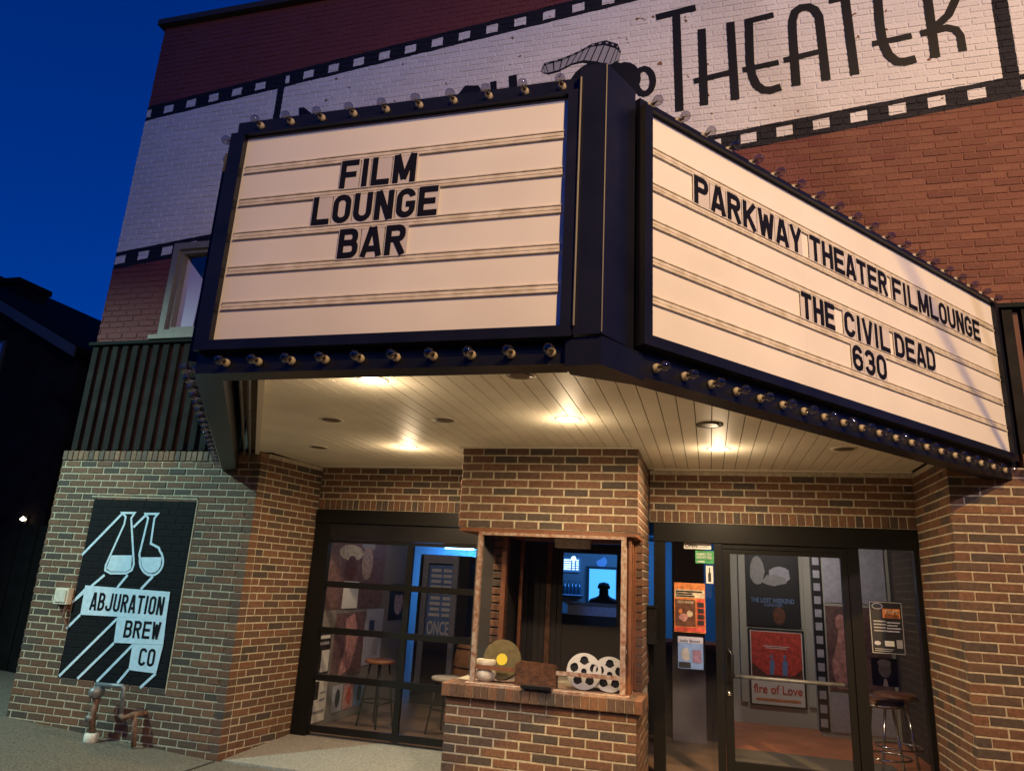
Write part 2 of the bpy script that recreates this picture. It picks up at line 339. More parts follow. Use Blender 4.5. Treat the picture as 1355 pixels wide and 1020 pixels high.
def place(bricks, parent, limit=300, name='brick'):
    bricks = sorted(bricks, key=lambda b: (b[6]-CP).length/(.05+b[0]*abs((b[6]-CP).normalized().dot(b[8]))))
    off = Vector(parent.location)
    mbs = {}
    for i, (L, H, mt, D, sl, sr, c, u, n) in enumerate(bricks):
        me = brick_mesh(L, H, mt, D, sl, sr)
        M = Matrix((( u.x, -n.x, 0), (u.y, -n.y, 0), (0, 0, 1))).to_4x4()
        c = c + n*random.uniform(-.0025, .0025)
        if i < limit:
            ob = bpy.data.objects.new(name, me); COL.objects.link(ob); ob.parent = parent; M.translation = c-off; ob.matrix_local = M @ Matrix.Rotation(random.uniform(-.006, .006), 4, 'Y')
        else:
            mb = mbs.setdefault(mt, MB()); M.translation = c; b = len(mb.v); mb.v += [tuple(M @ v.co) for v in me.vertices]
            for p in me.polygons: mb.f.append(tuple(b+q for q in p.vertices)); mb.mi.append(0)
    for mt, mb in mbs.items(): tag(mb.build('brickwork', mt, parent), kind='stuff')
def rowlock(o, u, n, L, z, H, pitch=CS, mt='brick', D=.2):  # bricks on edge, side by side
    k = max(1, round(L/pitch)); w = L/k
    return [(w-JT*.9, H, mt, D, 0., 0., Vector(o)+u*((i+.5)*w)+UZ*(z+H/2), u, n) for i in range(k)]

# ================================================================== SETTING
def gz(x): return -.056*x if x < 0 else -.02*x
g = MB(); xs = [-300, -40, -6, -2.42, 0, 3, 6, 10, 40, 300]; ys = [-300, -20, -4, 0, 1.2, 9, 40, 300]
def gzz(x): return gz(max(-6, min(10, x)))
for i in range(len(xs)-1):
    for j in range(len(ys)-1):
        g.face([(xs[i], ys[j], gzz(xs[i])), (xs[i+1], ys[j], gzz(xs[i+1])), (xs[i+1], ys[j+1], gzz(xs[i+1])), (xs[i], ys[j+1], gzz(xs[i]))])
tag(g.build('sidewalk', 'concrete'), kind='structure')
sl = MB(); sl.hexa([(.02, .0, -.3), (5.9, .0, -.3), (5.9, 1.0, -.3), (.17, 1.0, -.3), (.02, .03, .012), (5.9, .03, .012), (5.9, 1.0, .1), (.17, 1.0, .1)])
tag(sl.build('entrance_slab', 'slab'), kind='structure')
mat('joint', (.03, .027, .022), .95)
for k, x_ in enumerate((-3.9, -.02, 2.0, 4.2)): tag(MB().hexa([(x_-.008, -3.5, gz(x_-.008)+.004), (x_+.008, -3.5, gz(x_+.008)+.004), (x_+.008, -.02, gz(x_+.008)+.004), (x_-.008, -.02, gz(x_-.008)+.004), (x_-.008, -3.5, gz(x_-.008)+.006), (x_+.008, -3.5, gz(x_+.008)+.006), (x_+.008, -.02, gz(x_+.008)+.006), (x_-.008, -.02, gz(x_-.008)+.006)]).build('pavement_joint', 'joint'), kind='structure')
# interior shell
box_s = lambda nm, mt, *a: tag(box(nm, mt, None, *a), kind='structure')
box_s('interior_floor', 'int_floor', .1, 4.3, .99, 9.2, -.3, .1)
box_s('lobby_floor', 'lobby_floor', 4.3, 7.0, .99, 9.2, -.3, .1)
box_s('entry_mat', 'mat_grey', 4.35, 5.9, 1.05, 2.5, .1, .112)
box_s('interior_ceiling', 'int_dark', .1, 7.0, 1.0, 9.2, 2.6, 2.72)
box_s('interior_wall_back', 'int_wall', .1, 7.0, 9.0, 9.2, .1, 2.6)
box_s('interior_wall_left', 'int_wall', .05, .25, 1.0, 3.4, .1, 2.6)
box_s('interior_wall_far', 'int_wall', -1.6, -1.4, 3.4, 9.2, .1, 2.6)
mat('pale_wall', (.6, .6, .6), .8); box_s('interior_wall_blue', 'pale_wall', -1.4, 1.45, 5.0, 5.1, .1, 2.6)
box_s('interior_wall_right', 'int_dark', 6.3, 6.5, 1.0, 9.0, .1, 2.6)
box_s('interior_floor_annex', 'int_floor', -1.6, .1, 3.4, 9.2, -.3, .1)
box_s('interior_ceiling_annex', 'int_dark', -1.6, .1, 3.4, 9.2, 2.6, 2.72)
box_s('lobby_poster_wall', 'lobby_wall', 4.45, 5.45, 4.3, 4.5, .1, 2.6)
box_s('lobby_strip_wall', 'lobby_wall', 5.45, 6.3, 3.85, 4.5, .1, 2.6)

# ================================================================== THEATER BUILDING (upper wall, siding, window)
TB = thing('theater_building', (2.5, .3, 0), 'two storey red brick theater building with a painted film strip across its upper wall', 'building')
UWX0, UWX1, UY0 = -2.42, 7.9, .1
WX0, WX1, WZ0, WZ1 = -1.57, -.70, 4.02, 5.13
bd = MB(); YB = UY0+.006
for a in ((UWX0+.005, WX0, 3.96, 8.25), (WX1, UWX1, 3.96, 8.25), (WX0, WX1, WZ1, 8.25), (WX0, WX1, 3.9, WZ0)): bd.box(a[0], a[1], YB, .5, a[2], a[3])
bd.build('upper_wall', 'mural', TB)
sh = MB().box(UWX0+.01, -2.1, .5, 9.3, -.4, 8.2).box(-2.1, 8, 9.2, 9.4, -.4, 8.2).box(-2.1, 8, .5, 9.2, 8.05, 8.2).box(7.7, 8, .5, 9.2, -.4, 8.05).box(-2.1, 7.7, .5, 9.2, 2.78, 2.9).box(-2.4, 7.9, .13, .5, 2.8, 3.96)
sh.build('building_shell', 'int_dark', TB)
cp = MB().box(UWX0-.05, UWX1, .02, .56, 8.25, 8.33); cp.build('parapet_coping', 'dark_brown', TB)
ub = lay((UWX0, UY0, 0), UX, NF, UWX1-UWX0, 3.96, 0, 63, holes=[(WX0-UWX0, WX1-UWX0, WZ0, WZ1)], mt='mural', phase=.03)
ub = [b for b in ub]
place(ub, TB)
# window in the upper wall
wf = MB(); fw_ = .075
for a in ((WX0, WX0+fw_, WZ0, WZ1), (WX1-fw_, WX1, WZ0, WZ1), (WX0+fw_, WX1-fw_, WZ1-fw_, WZ1), (WX0+fw_, WX1-fw_, WZ0, WZ0+fw_)): wf.box(a[0], a[1], .05, .2, a[2], a[3])
wfo = wf.build('window', 'frame_beige', TB)
w2 = MB(); f2 = .04; a0, a1, b0, b1 = WX0+fw_, WX1-fw_, WZ0+fw_, WZ1-fw_
for a in ((a0, a0+f2, b0, b1), (a1-f2, a1, b0, b1), (a0+f2, a1-f2, b1-f2, b1), (a0+f2, a1-f2, b0, b0+f2)): w2.box(a[0], a[1], .09, .2, a[2], a[3])
w2.build('sash', 'frame_beige', wfo)
MB().hexa([(a0+f2, .15, b0+f2), (a1-f2, .12, b0+f2), (a1-f2, .126, b0+f2), (a0+f2, .156, b0+f2), (a0+f2, .15, b1-f2), (a1-f2, .12, b1-f2), (a1-f2, .126, b1-f2), (a0+f2, .156, b1-f2)]).build('pane', 'glass', wfo)
cu = MB(); cu.prism([(a0+.03, .17, b0), (a0+.26, .17, b0), (a0+.29, .17, b1-.34), (a0+.03, .17, b1-.06)], (0, .01, 0)); cu.build('pane_reflection', 'pane_reflection', wfo)  # pale sheet behind the glass, coloured to stand in for a bright reflection
box('reveal', 'int_dark', wfo, a0, a1, .45, .49, b0, b1)
MB().box(WX0-.05, WX1+.04, -.02, .12, WZ0-.05, WZ0-.003).build('sill', 'frame_beige', wfo)
# ribbed metal siding, both sides of the marquee
def siding(x0, x1, parent):
    box('siding_back', 'siding_gap', parent, x0, x1, .075, .125, 2.76, 3.93)
    k = round((x1-x0)/.13); p = (x1-x0)/k
    me = MB().box(-.036, .036, -.045, .0, 0, 1.16).build('siding_rib', 'siding', parent).data
    ob = [o for o in parent.children if o.data is me][0]
    for i in range(k):
        o = ob if i == 0 else bpy.data.objects.new('siding_rib', me)
        if i: COL.objects.link(o); o.parent = parent
        if i == 0: me.transform(Matrix.Translation(Vector(parent.location)))
        o.location = Vector((x0+(i+.5)*p, .075, 2.765))-Vector(parent.location)
    box('flashing', 'flashing', parent, x0-.01, x1, .0, .1, 3.93, 3.965)
siding(-2.40, -.40, TB); siding(6.42, 7.9, TB)

# painted lettering on the upper wall (flat paint a hair in front of the bricks)
def mp(zx, zy, x0=800, y0=0, s=2.4288): q = atY(x0+zx/s, y0+zy/s, UY0); return q
_pl = [0]
def stroke(pts, w, mb, closed=False, src=(800, 0, 2.4288)):
    _pl[0] += 1; d = -.004-.0006*(_pl[0] % 7)
    P = []
    for a, b in pts: q = mp(a, b, *src); q.y = UY0+d; P.append(q)
    mb.ribbon(P, w, NF, closed=closed)
def arc(cx, cy, rx, ry, a0, a1, k=10): return [(cx+rx*math.cos(R(a0+(a1-a0)*i/k)), cy+ry*math.sin(R(a0+(a1-a0)*i/k))) for i in range(k+1)]
SW = .08
lt = MB(); stroke([(165, 58), (293, 26)], SW*.95, lt); stroke([(230, 44), (241, 358)], SW, lt); lt.build('painted_letter', 'letter_black', TB)
lt = MB(); stroke([(312, 95), (320, 340)], SW, lt); stroke([(404, 73), (420, 322)], SW, lt); stroke([(287, 263), (425, 229)], SW*.75, lt); lt.build('painted_letter', 'letter_black', TB)
lt = MB(); stroke([(455, 72), (543, 50)], SW*.8, lt); stroke([(463, 62), (467, 200), (474, 245), (488, 275), (510, 291), (535, 291), (567, 281)], SW, lt); stroke([(443, 227), (560, 202)], SW*.75, lt); lt.build('painted_letter', 'letter_black', TB)
lt = MB(); stroke([(616, 276), (604, 110), (603, 70), (612, 40), (630, 27), (655, 24), (675, 33), (688, 55), (693, 90), (712, 260)], SW, lt); stroke([(575, 196), (706, 164)], SW*.75, lt); lt.build('painted_letter', 'letter_black', TB)
lt = MB(); stroke([(720, 4), (800, -14)], SW*.95, lt); stroke([(772, -8), (804, 242)], SW, lt); lt.build('painted_letter', 'letter_black', TB)
lt = MB(); stroke([(872, -60), (885, 90), (894, 140), (912, 178), (938, 200), (965, 200), (1000, 191)], SW, lt); stroke([(860, 143), (987, 116)], SW*.75, lt); stroke([(862, -40), (960, -64)], SW*.8, lt); lt.build('painted_letter', 'letter_black', TB)
lt = MB(); stroke([(1026, -90), (1063, 187)], SW, lt); stroke([(1022, -80), (1090, -92), (1125, -60), (1130, -5), (1105, 50), (1052, 98)], SW*.9, lt); stroke([(1015, 110), (1100, 91), (1128, 97), (1143, 118), (1151, 166)], SW*.85, lt); lt.build('painted_letter', 'letter_black', TB)
Z2 = (340, 0, 2.4196)
lt = MB(); stroke([(140, 346), (145, 470)], .04, lt, src=Z2); stroke([(142, 352), (250, 440)], .08, lt, src=Z2); lt.build('painted_letter', 'letter_black', TB)
lt = MB(); stroke([(650, 400), (655, 310), (672, 288), (700, 288), (716, 310), (722, 400)], .1, lt, src=Z2); lt.build('painted_letter', 'letter_black', TB)
lt = MB(); stroke([(757, 262), (765, 400)], .07, lt, src=Z2); stroke([(819, 243), (828, 400)], .09, lt, src=Z2); lt.build('painted_letter', 'letter_black', TB)
def mpoly(pts, d, mb): mb.face([Vector((q.x, UY0+d, q.z)) for q in (mp(a, b, *Z2) for a, b in pts)])
RO = [(910, 225), (918, 206), (940, 194), (978, 188), (985, 196), (1030, 166), (1072, 142), (1118, 131), (1155, 142), (1166, 168), (1158, 196), (1128, 222), (1085, 212), (1040, 200), (1000, 214), (965, 232), (930, 240)]
cxm = sum(a for a, b in RO)/len(RO)
em = MB()
for k in range(len(RO)-1):
    pass
up = [(910, 226), (920, 204), (978, 188), (1030, 166), (1072, 142), (1118, 131), (1155, 142), (1166, 168)]; dn = [(916, 236), (935, 240), (968, 231), (1003, 212), (1042, 203), (1085, 210), (1125, 221), (1158, 198)]
for k in range(7): mpoly([up[k], up[k+1], dn[k+1], dn[k]], -.0042, em)
em.build('painted_reel', 'letter_black', TB)
gr = MB(); mid = lambda a, b, t: (a[0]+(b[0]-a[0])*t, a[1]+(b[1]-a[1])*t)
for k in range(7):
    for h_ in (0, 1):
        a0_, a1_ = mid(up[k], up[k+1], h_*.5+.05), mid(up[k], up[k+1], h_*.5+.46); b0_, b1_ = mid(dn[k], dn[k+1], h_*.5+.05), mid(dn[k], dn[k+1], h_*.5+.46)
        mpoly([mid(a0_, b0_, .2), mid(a1_, b1_, .2), mid(a1_, b1_, .86), mid(a0_, b0_, .86)], -.0062, gr)
        mpoly([mid(a0_, b0_, .06), mid(mid(a0_, a1_, .5), mid(b0_, b1_, .5), .06), mid(mid(a0_, a1_, .5), mid(b0_, b1_, .5), .12), mid(a0_, b0_, .12)], -.0066, gr)
mat('paint_grey', (.3, .3, .33), .8); gr.build('painted_frames', 'paint_grey', TB)
er = MB(); stroke(arc(1110, 290, 95, 80, 180, 360, 14), .12, er, src=Z2); stroke(arc(1240, 262, 28, 40, 0, 360, 16)[:-1], .065, er, src=Z2, closed=True); stroke(arc(1178, 255, 32, 38, 150, 380, 12), .12, er, src=Z2)
er.build('painted_reel_rim', 'letter_black', TB)

# ================================================================== LEFT PIER WITH THE PAINTED SIGN
LP = thing('brick_pier', (-1.2, .1, 0), 'brown brick pier with the black painted brewery sign, left of the folding glass door', 'wall')
XL = -2.42; RA = math.atan2(.155, .9); RU = Vector((math.sin(RA), math.cos(RA), 0)); RN = Vector((math.cos(RA), -math.sin(RA), 0)); RL = .915; SK = BD*math.tan(RA)
MX0, MX1, MZ0, MZ1 = -1.905, -.655, .515, 2.262
ZC = 39*CS; SZ = 2.745
core = MB(); dd = .0055
core.prism([(XL+.01, dd, -.4), (-dd, dd, -.4), (.155-dd, .9, -.4), (.155-dd, .99, -.4), (XL+.01, .99, -.4)], (0, 0, ZC+.4+.004)); core.prism([(-.1, dd+.1, ZC), (.017-dd, dd+.1, ZC), (.155-dd, .9, ZC), (.155-dd, .99, ZC), (-.1, .99, ZC)], (0, 0, SZ-ZC)); core.build('mortar', 'mortar', LP)
hole = [(MX0-XL, MX1-XL, MZ0, MZ1)]
st = lambda k: 0.
b1 = lay((XL, 0, 0), UX, NF, -XL, 0, -5, 39, holes=hole, end=lambda k: 0. if k % 2 == 0 else BD+JT, phase=.05, skr=SK)
b2 = lay((0, 0, 0), RU, RN, RL, 0, -5, 40, start=lambda k: 0. if k % 2 else BD+JT, phase=.0, skl=-SK)
caps = rowlock((XL, -.008, 0), UX, NF, -XL, ZC+.006, .098, mt='brick_tan', D=.14)
place(b1+b2+caps, LP)
# sign painted on the bricked-in opening
inf = lay((MX0+.012, .0012, 0), UX, NF, MX1-MX0-.024, 0, 8, 34, phase=.02, mt='black_paint')
inf = [b for b in inf if MZ0 < b[6].z < MZ1]
sg = MB().box(MX0+.002, MX1-.002, .0042, .05, MZ0+.01, MZ1-.01).build('painted_sign', 'black_paint', LP)
tag(sg, 'black painted sign with white flasks and lettering')
ib = MB()
for (L, H, mt_, D, a, b, c, u, n) in inf:
    me = brick_mesh(L, H+.008, mt_, D, a, b); k = len(ib.v); ib.v += [tuple(v.co+c) for v in me.vertices]
    for q in me.polygons: ib.f.append(tuple(k+i for i in q.vertices)); ib.mi.append(0)
tag(ib.build('painted_bricks', 'black_paint', sg), kind='stuff')
def sp(a, b, d=-.002): q = atY(a/2.318, 580+b/2.318, 0.); q.y = d; return q
sw = MB(); cnt = [0]
def sline(pts, w=.02, closed=False):
    cnt[0] += 1; sw.ribbon([sp(a, b, -.002-.0004*(cnt[0] % 6)) for a, b in pts], w, NF, closed=closed)
sline([(376, 228), (414, 228), (403, 245), (411, 385), (405, 403), (388, 413), (340, 413), (323, 404), (325, 388), (382, 262), (386, 240)], .022, True)
sline([(447, 231), (485, 231), (474, 245), (463, 322), (488, 335)]+arc(465, 375, 36, 44, -45, 190, 14)+[(428, 355), (455, 245)], .022, True)
for a, b in (((376, 230), (252, 357)), ((450, 233), (410, 272)), ((322, 418), (222, 502)), ((392, 418), (360, 457)), ((470, 422), (432, 462)), ((262, 462), (221, 503)), ((247, 540), (205, 582)), ((360, 552), (182, 728)), ((350, 627), (238, 736)), ((408, 632), (297, 745)), ((395, 708), (360, 750)), ((478, 720), (430, 764))): sline([a, b], .026)
sw.face([sp(*q, -.0055) for q in ((343, 358), (406, 358), (403, 398), (388, 408), (340, 407), (328, 398))])
sw.face([sp(*q, -.0055) for q in [(434, 364), (497, 364)]+arc(465, 375, 31, 38, 0, 180, 8)])
for q in (((263, 450), (523, 470), (511, 553), (247, 540)), ((361, 546), (511, 553), (502, 632), (350, 626)), ((408, 629), (502, 633), (480, 720), (395, 709))): sw.face([sp(*p, -.0058) for p in q])
sw.build('sign_shapes', 'sign_white', sg)
def stext(w_, a, b, c):   # bottom-left, bottom-right, top-left in zoom pixels
    o, e, t = sp(*a, -.0075), sp(*b, -.0075), sp(*c, -.0075); u_ = (e-o).normalized(); tot = sum(.5 if q == 'I' else 1. for q in w_); L_ = (e-o).length; cur = 0.
    for q in w_:
        cw = L_*(.5 if q == 'I' else 1.)/tot; M_ = MB(); block(M_, q, o+u_*(cur+cw*.08), u_, NF, cw*.84, t.z-o.z, .0245); M_.build('sign_letter', 'letter_black', sg); cur += cw
stext('ABJURATION', (273, 525), (501, 542), (276, 470)); stext('BREW', (376, 609), (490, 616), (380, 556)); stext('CO', (421, 695), (474, 700), (424, 640))
# thin joint lines around the sign
fr = MB(); fr.box(MX1+.002, MX1+.012, -.004, .02, MZ0-.02, MZ1+.02).box(MX0-.03, MX1+.012, -.004, .02, MZ1+.003, MZ1+.015); fr.build('opening_trim', 'mortar', LP)

# small electrical box
EB = thing('junction_box', atY(84, 787, -.02), 'small cream electrical box on the brick pier beside the painted sign', 'electrical box')
q0, q1 = atY(73, 798, -.03), atY(95, 778, -.03); box('box_body', 'trim_white', EB, q0.x, q1.x, -.06, -.0005, q0.z, q1.z); box('cover', 'white_stuff', EB, q0.x+.02, q1.x-.02, -.07, -.061, q0.z+.02, q1.z-.02)
MB().tube([(q1.x-.03, -.03, q0.z), (q1.x-.03, -.03, q0.z-.12), (q1.x+.02, -.02, q0.z-.2)], .012).build('conduit', 'pipe_rust', EB)
# gas service pipes at the foot of the pier
def W0(px, py, y): return atY(px, py, y)
gY = -.16
GP = thing('gas_pipe', (-1.4, gY, gz(-1.4)), 'gas regulator and grey pipes rising from the pavement below the painted sign', 'gas pipe')
a = W0(127, 905, gY); b_ = W0(162, 907, gY); c = W0(160, 945, gY); d = W0(176, 945, gY); e = W0(172, 985, gY)
MB().tube([a, b_, (b_.x+.02, gY, b_.z-.02), c], .018, 10).build('upper_pipe', 'pipe_grey', GP, True)
MB().tube([c, (c.x+.03, gY, c.z-.03), (d.x-.04, gY+.03, d.z-.01), (d.x, gY+.17, d.z-.01)], .025, 10).build('elbow', 'pipe_rust', GP, True)
MB().tube([(d.x-.03, gY+.05, d.z), (e.x, gY+.05, gz(-1))], .022, 8).build('riser', 'pipe_rust', GP, True)
r = W0(130, 915, gY)
MB().tube([(r.x, gY-.09, r.z), (r.x, gY-.06, r.z), (r.x, gY+.03, r.z), (r.x, gY+.06, r.z)], [.022, .052, .052, .022], 14).build('regulator', 'pipe_grey', GP, True)
s0 = W0(120, 978, gY)
MB().tube([(r.x, gY, r.z-.05), (r.x-.01, gY, r.z-.2), (s0.x, gY, s0.z+.05)], [.03, .024, .03], 10).build('standpipe', 'pipe_rust', GP, True)
MB().tube([(r.x-.02, gY-.05, r.z-.22), (r.x-.02, gY+.05, r.z-.22)], .027, 10).build('valve', 'pipe_grey', GP, True)
MB().tube([(s0.x, gY, gz(s0.x)-.05), (s0.x, gY, gz(s0.x)+.06), (s0.x, gY, gz(s0.x)+.07)], [.062, .06, .04], 12).build('pipe_collar', 'white_stuff', GP, True)

# ================================================================== RIGHT PIER
RP = thing('brick_pier', (6.6, 0, 0), 'amber lit brick pier at the right end beside the glass entrance', 'wall')
RX, RY = 5.905, -.1
MB().box(RX+dd, 7.9, RY+dd, .99, -.6, ZC+.004).box(RX+dd, RX+.2, RY+.1, .99, ZC+.004, SZ).build('mortar', 'mortar', RP)
c1 = lay((RX, RY, 0), UX, NF, 7.9-RX, 0, -9, 39, start=lambda k: 0. if k % 2 == 0 else BD+JT, phase=.0)
c2 = lay((RX, .9, 0), -UY, -UX, .9-RY, 0, -6, 40, end=lambda k: 0. if k % 2 else BD+JT, phase=.03)
c3 = rowlock((RX+.5, RY-.006, 0), UX, NF, 7.9-RX-.5, ZC+.006, .098, mt='brick', D=.14)
place(c1+c2+c3, RP)

# ================================================================== HEADERS OVER THE DOORS
SZ = 2.745
def header(x0, x1, y, zl, label):
    T = thing('brick_header', ((x0+x1)/2, y, zl), label, 'wall')
    MB().box(x0, x1, y+dd, y+.13, zl, SZ).build('mortar', 'mortar', T)
    b = rowlock((x0, y, 0), UX, NF, x1-x0, zl+.004, .098, D=.1)
    k = math.ceil((SZ-zl-.108)/CS)
    b += [q for q in lay((x0, y, 0), UX, NF, x1-x0, zl+.108, 0, k, phase=.04) if q[6].z < SZ-.02]
    place(b, T)
LZ = 2.297; RZ = 2.264
header(.16, 2.3, .9, LZ, 'strip of brown brick over the folding glass door, under the cream soffit')
header(3.66, 5.905, .85, RZ, 'strip of brown brick over the glass entrance doors, under the cream soffit')

# ================================================================== MARQUEE
ZB, ZT, FY = 2.555, 3.985, -3.17
MQ = thing('marquee', (2.8, -1.5, ZB), 'dark navy theater marquee with two white letter boards and rows of unlit bulbs', 'marquee')
pWL, pL, pN, pN2, pR, pWR = Vector((-.42, .0, 0)), Vector((1.755, FY, 0)), Vector((3.64, FY, 0)), Vector((3.775, FY-.02, 0)), Vector((3.905, -2.97, 0)), Vector((6.41, .0, 0))
cas = MB()
FACES = {}
def facing(nm, a, b):
    u = (b-a).normalized(); n = Vector((u.y, -u.x, 0)); FACES[nm] = (a, u, n, (b-a).length); return FACES[nm]
mqF = facing('front', pL, pN); mqR = facing('right', pR, pWR); mqL = facing('left', pWL, pL)
TH = .13
def miter(a0, u0, n0, a1, u1, n1, d):        # inner corner between two faces at depth d
    p, q = a0-n0*d, a1-n1*d; t = ((q-p).x*u1.y-(q-p).y*u1.x)/(u0.x*u1.y-u0.y*u1.x); return p+u0*t
iLF = miter(*mqL[:3], *mqF[:3], TH); iFR = miter(*mqF[:3], *mqR[:3], TH)
iL0 = pWL-mqL[2]*TH; iR1 = pWR-mqR[2]*TH
def wallseg(mb, a, b, ib, ia, z0, z1): mb.hexa([(*a.xy, z0), (*b.xy, z0), (*ib.xy, z0), (*ia.xy, z0), (*a.xy, z1), (*b.xy, z1), (*ib.xy, z1), (*ia.xy, z1)])
wallseg(cas, pWL, pL, iLF, iL0, ZB, ZT)
wallseg(cas, pL, pN, miter(*mqF[:3], pN, Vector((0, 1, 0)), Vector((1, 0, 0)), TH) if False else Vector((3.6, FY+TH, 0)), iLF, ZB, ZT)
wallseg(cas, pR, pWR, iR1, Vector((3.80, -2.90, 0)), ZB, ZT)
cas.build('casing', 'marquee_navy', MQ)
top = MB(); top.prism([(*q.xy, ZT-.05) for q in (iL0, iLF, Vector((3.6, FY+TH, 0)), Vector((3.8, -2.9, 0)), iR1)], (0, 0, .03)); top.build('roof_deck', 'dark_brown', MQ)
# corner post: tall faceted cover, then a lower cover box on the bulb strip
po = MB()
po.prism([(3.652, FY+.1, 2.665), (3.652, FY-.055, 2.665), (3.775, FY-.06, 2.665), (3.886, -3.005, 2.665), (3.86, -2.93, 2.665)], (0, 0, 4.0-2.665)); po.build('corner_post', 'marquee_navy', MQ)
pb = MB(); pb.prism([(3.62, FY+.1, 2.535), (3.62, FY-.035, 2.535), (3.775, FY-.042, 2.535), (3.925, -2.955, 2.535), (3.86, -2.9, 2.535)], (0, 0, .125)); pb.build('corner_cover', 'marquee_navy', MQ)
sm = MB().tube([(3.776, FY-.062, 2.67), (3.776, FY-.062, 3.99)], .004, 5).tube([(3.658, FY-.07, 2.7), (3.658, FY-.07, 3.93)], .006, 5); sm.build('post_seam', 'marquee_seam', MQ)
BR = {}
def sign(nm, u0, u1, z0=2.658, z1=3.878, lw=.05):
    a, u, n, L = FACES[nm]
    fwid, dep = .05, .06
    f = MB()
    for (x0, x1, y0, y1) in ((u0, u0+lw, z0, z1), (u1-fwid, u1, z0, z1), (u0+lw, u1-fwid, z1-fwid*.35, z1), (u0+lw, u1-fwid, z0, z0+fwid)): f.obox(a, u, n, x0, x1, .002, dep, y0, y1)
    fo = f.build('sign_frame', 'marquee_navy', MQ)
    p0, p1, q0, q1 = u0+lw+.001, u1-fwid-.001, z0+fwid+.001, z1-fwid*.35-.001
    k = 1 if nm == 'front' else 3; wpn = (p1-p0)/k
    for i in range(k): MB().obox(a, u, n, p0+i*wpn+(.0006 if i else 0), p0+(i+1)*wpn, .004, .028, q0, q1).build('letter_board', 'panel_white', MQ)
    row = (q1-q0)/6
    for i in range(1, 6):
        z = q0+row*i; rb = MB(); e0, e1 = p0+.018, p1-.018
        rb.obox(a, u, n, e0, e1, .0281, .033, z-.030, z+.014); rb.obox(a, u, n, e0, e1, .033, .040, z-.0295, z-.022); rb.obox(a, u, n, e0+.004, e1-.004, .033, .0355, z-.012, z-.004); rb.obox(a, u, n, e0, e1, .033, .038, z+.008, z+.0135)
        rb.build('letter_rail', 'rail', MQ)
    BR[nm] = (a, u, n, p0, p1, q0, q1, row)
sign('front', .012, mqF[3]+.008, lw=.085); sign('right', -.022, 3.75, 2.684, 3.912); sign('left', .03, mqL[3]-.16)
# bulbs: a socket and a clear globe each
def lathe(prof, seg=12):
    v = []; f = []
    for r_, z in prof: v += [(r_*math.cos(2*math.pi*k/seg), r_*math.sin(2*math.pi*k/seg), z) for k in range(seg)]
    for i in range(len(prof)-1):
        for k in range(seg): f.append((i*seg+k, i*seg+(k+1) % seg, (i+1)*seg+(k+1) % seg, (i+1)*seg+k))
    f.append(tuple(range(seg-1, -1, -1))); f.append(tuple((len(prof)-1)*seg+k for k in range(seg))); return v, f
def mesh(nm, vf, mt, smooth=True):
    me = bpy.data.meshes.new(nm); me.from_pydata(vf[0], [], vf[1]); me.materials.append(MT[mt]); me.update()
    if smooth: me.polygons.foreach_set('use_smooth', [True]*len(me.polygons))
    return me
BG = mesh('bulb', lathe([(.010, .020), (.013, .030), (.021, .043), (.0255, .058), (.0245, .071), (.017, .083), (.005, .089)], 14), 'bulb_glass')
BS = mesh('socket', lathe([(.020, 0), (.021, .016), (.0165, .018), (.0165, .026), (.012, .027), (.0115, .010)], 14), 'ceramic')
BF = mesh('filament', lathe([(.006, .024), (.004, .045), (.0012, .06)], 6), 'marquee_seam')
def bulb(p, n):
    M = n.to_track_quat('Z', 'Y').to_matrix().to_4x4(); M.translation = p-Vector(MQ.location)
    o = bpy.data.objects.new('bulb', BG); COL.objects.link(o); o.parent = MQ; o.matrix_local = M
    for nm, me in (('socket', BS), ('filament', BF)): s = bpy.data.objects.new(nm, me); COL.objects.link(s); s.parent = o
def bulbs(nm, k, s0, s1, z, tilt):
    a, u, n, L = FACES[nm]
    for i in range(k): bulb(a+u*(s0+(s1-s0)*i/(k-1))+n*.001+UZ*z, (n+UZ*tilt).normalized())
bulbs('front', 10, .15, 1.80, 3.938, .06); bulbs('front', 10, .18, 1.80, 2.604, -.02)
bulbs('right', 20, .06, mqR[3]-.1, 3.956, .1); bulbs('right', 21, .1, mqR[3]-.08, 2.608, -.02)
bulbs('left', 18, .12, mqL[3]-.12, 3.933, .06); bulbs('left', 18, .12, mqL[3]-.12, 2.608, -.02)
# soffit: boards running from the street to the doors
SZB = 2.752
def yfront(x):
    v = []
    for a, b in ((iL0+mqL[2]*-.17, iLF+Vector((.2, 0, 0))), (iLF+Vector((.2, 0, 0)), Vector((3.66, FY+TH, 0))), (Vector((3.66, FY+TH, 0)), Vector((3.83, -2.88, 0))), (Vector((3.83, -2.88, 0)), iR1)):
        if min(a.x, b.x) <= x <= max(a.x, b.x) and abs(b.x-a.x) > 1e-6: v.append(a.y+(b.y-a.y)*(x-a.x)/(b.x-a.x))
    return max(v) if v else 0.
x = iL0.x+.17; xend = iR1.x-.04
bw = .104
while x < xend:
    xa, xb = x+.003, min(x+bw-.003, xend); yb = .86 if .02 < (xa+xb)/2 < 5.9 else .06
    ya, yc = yfront(xa), yfront(xb)
    if yb-max(ya, yc) > .03:
        MB().hexa([(xa, ya, SZB), (xb, yc, SZB), (xb, yb, SZB), (xa, yb, SZB), (xa, ya, SZB+.012), (xb, yc, SZB+.012), (xb, yb, SZB+.012), (xa, yb, SZB+.012)]).build('soffit_board', 'soffit', MQ)
    x += bw
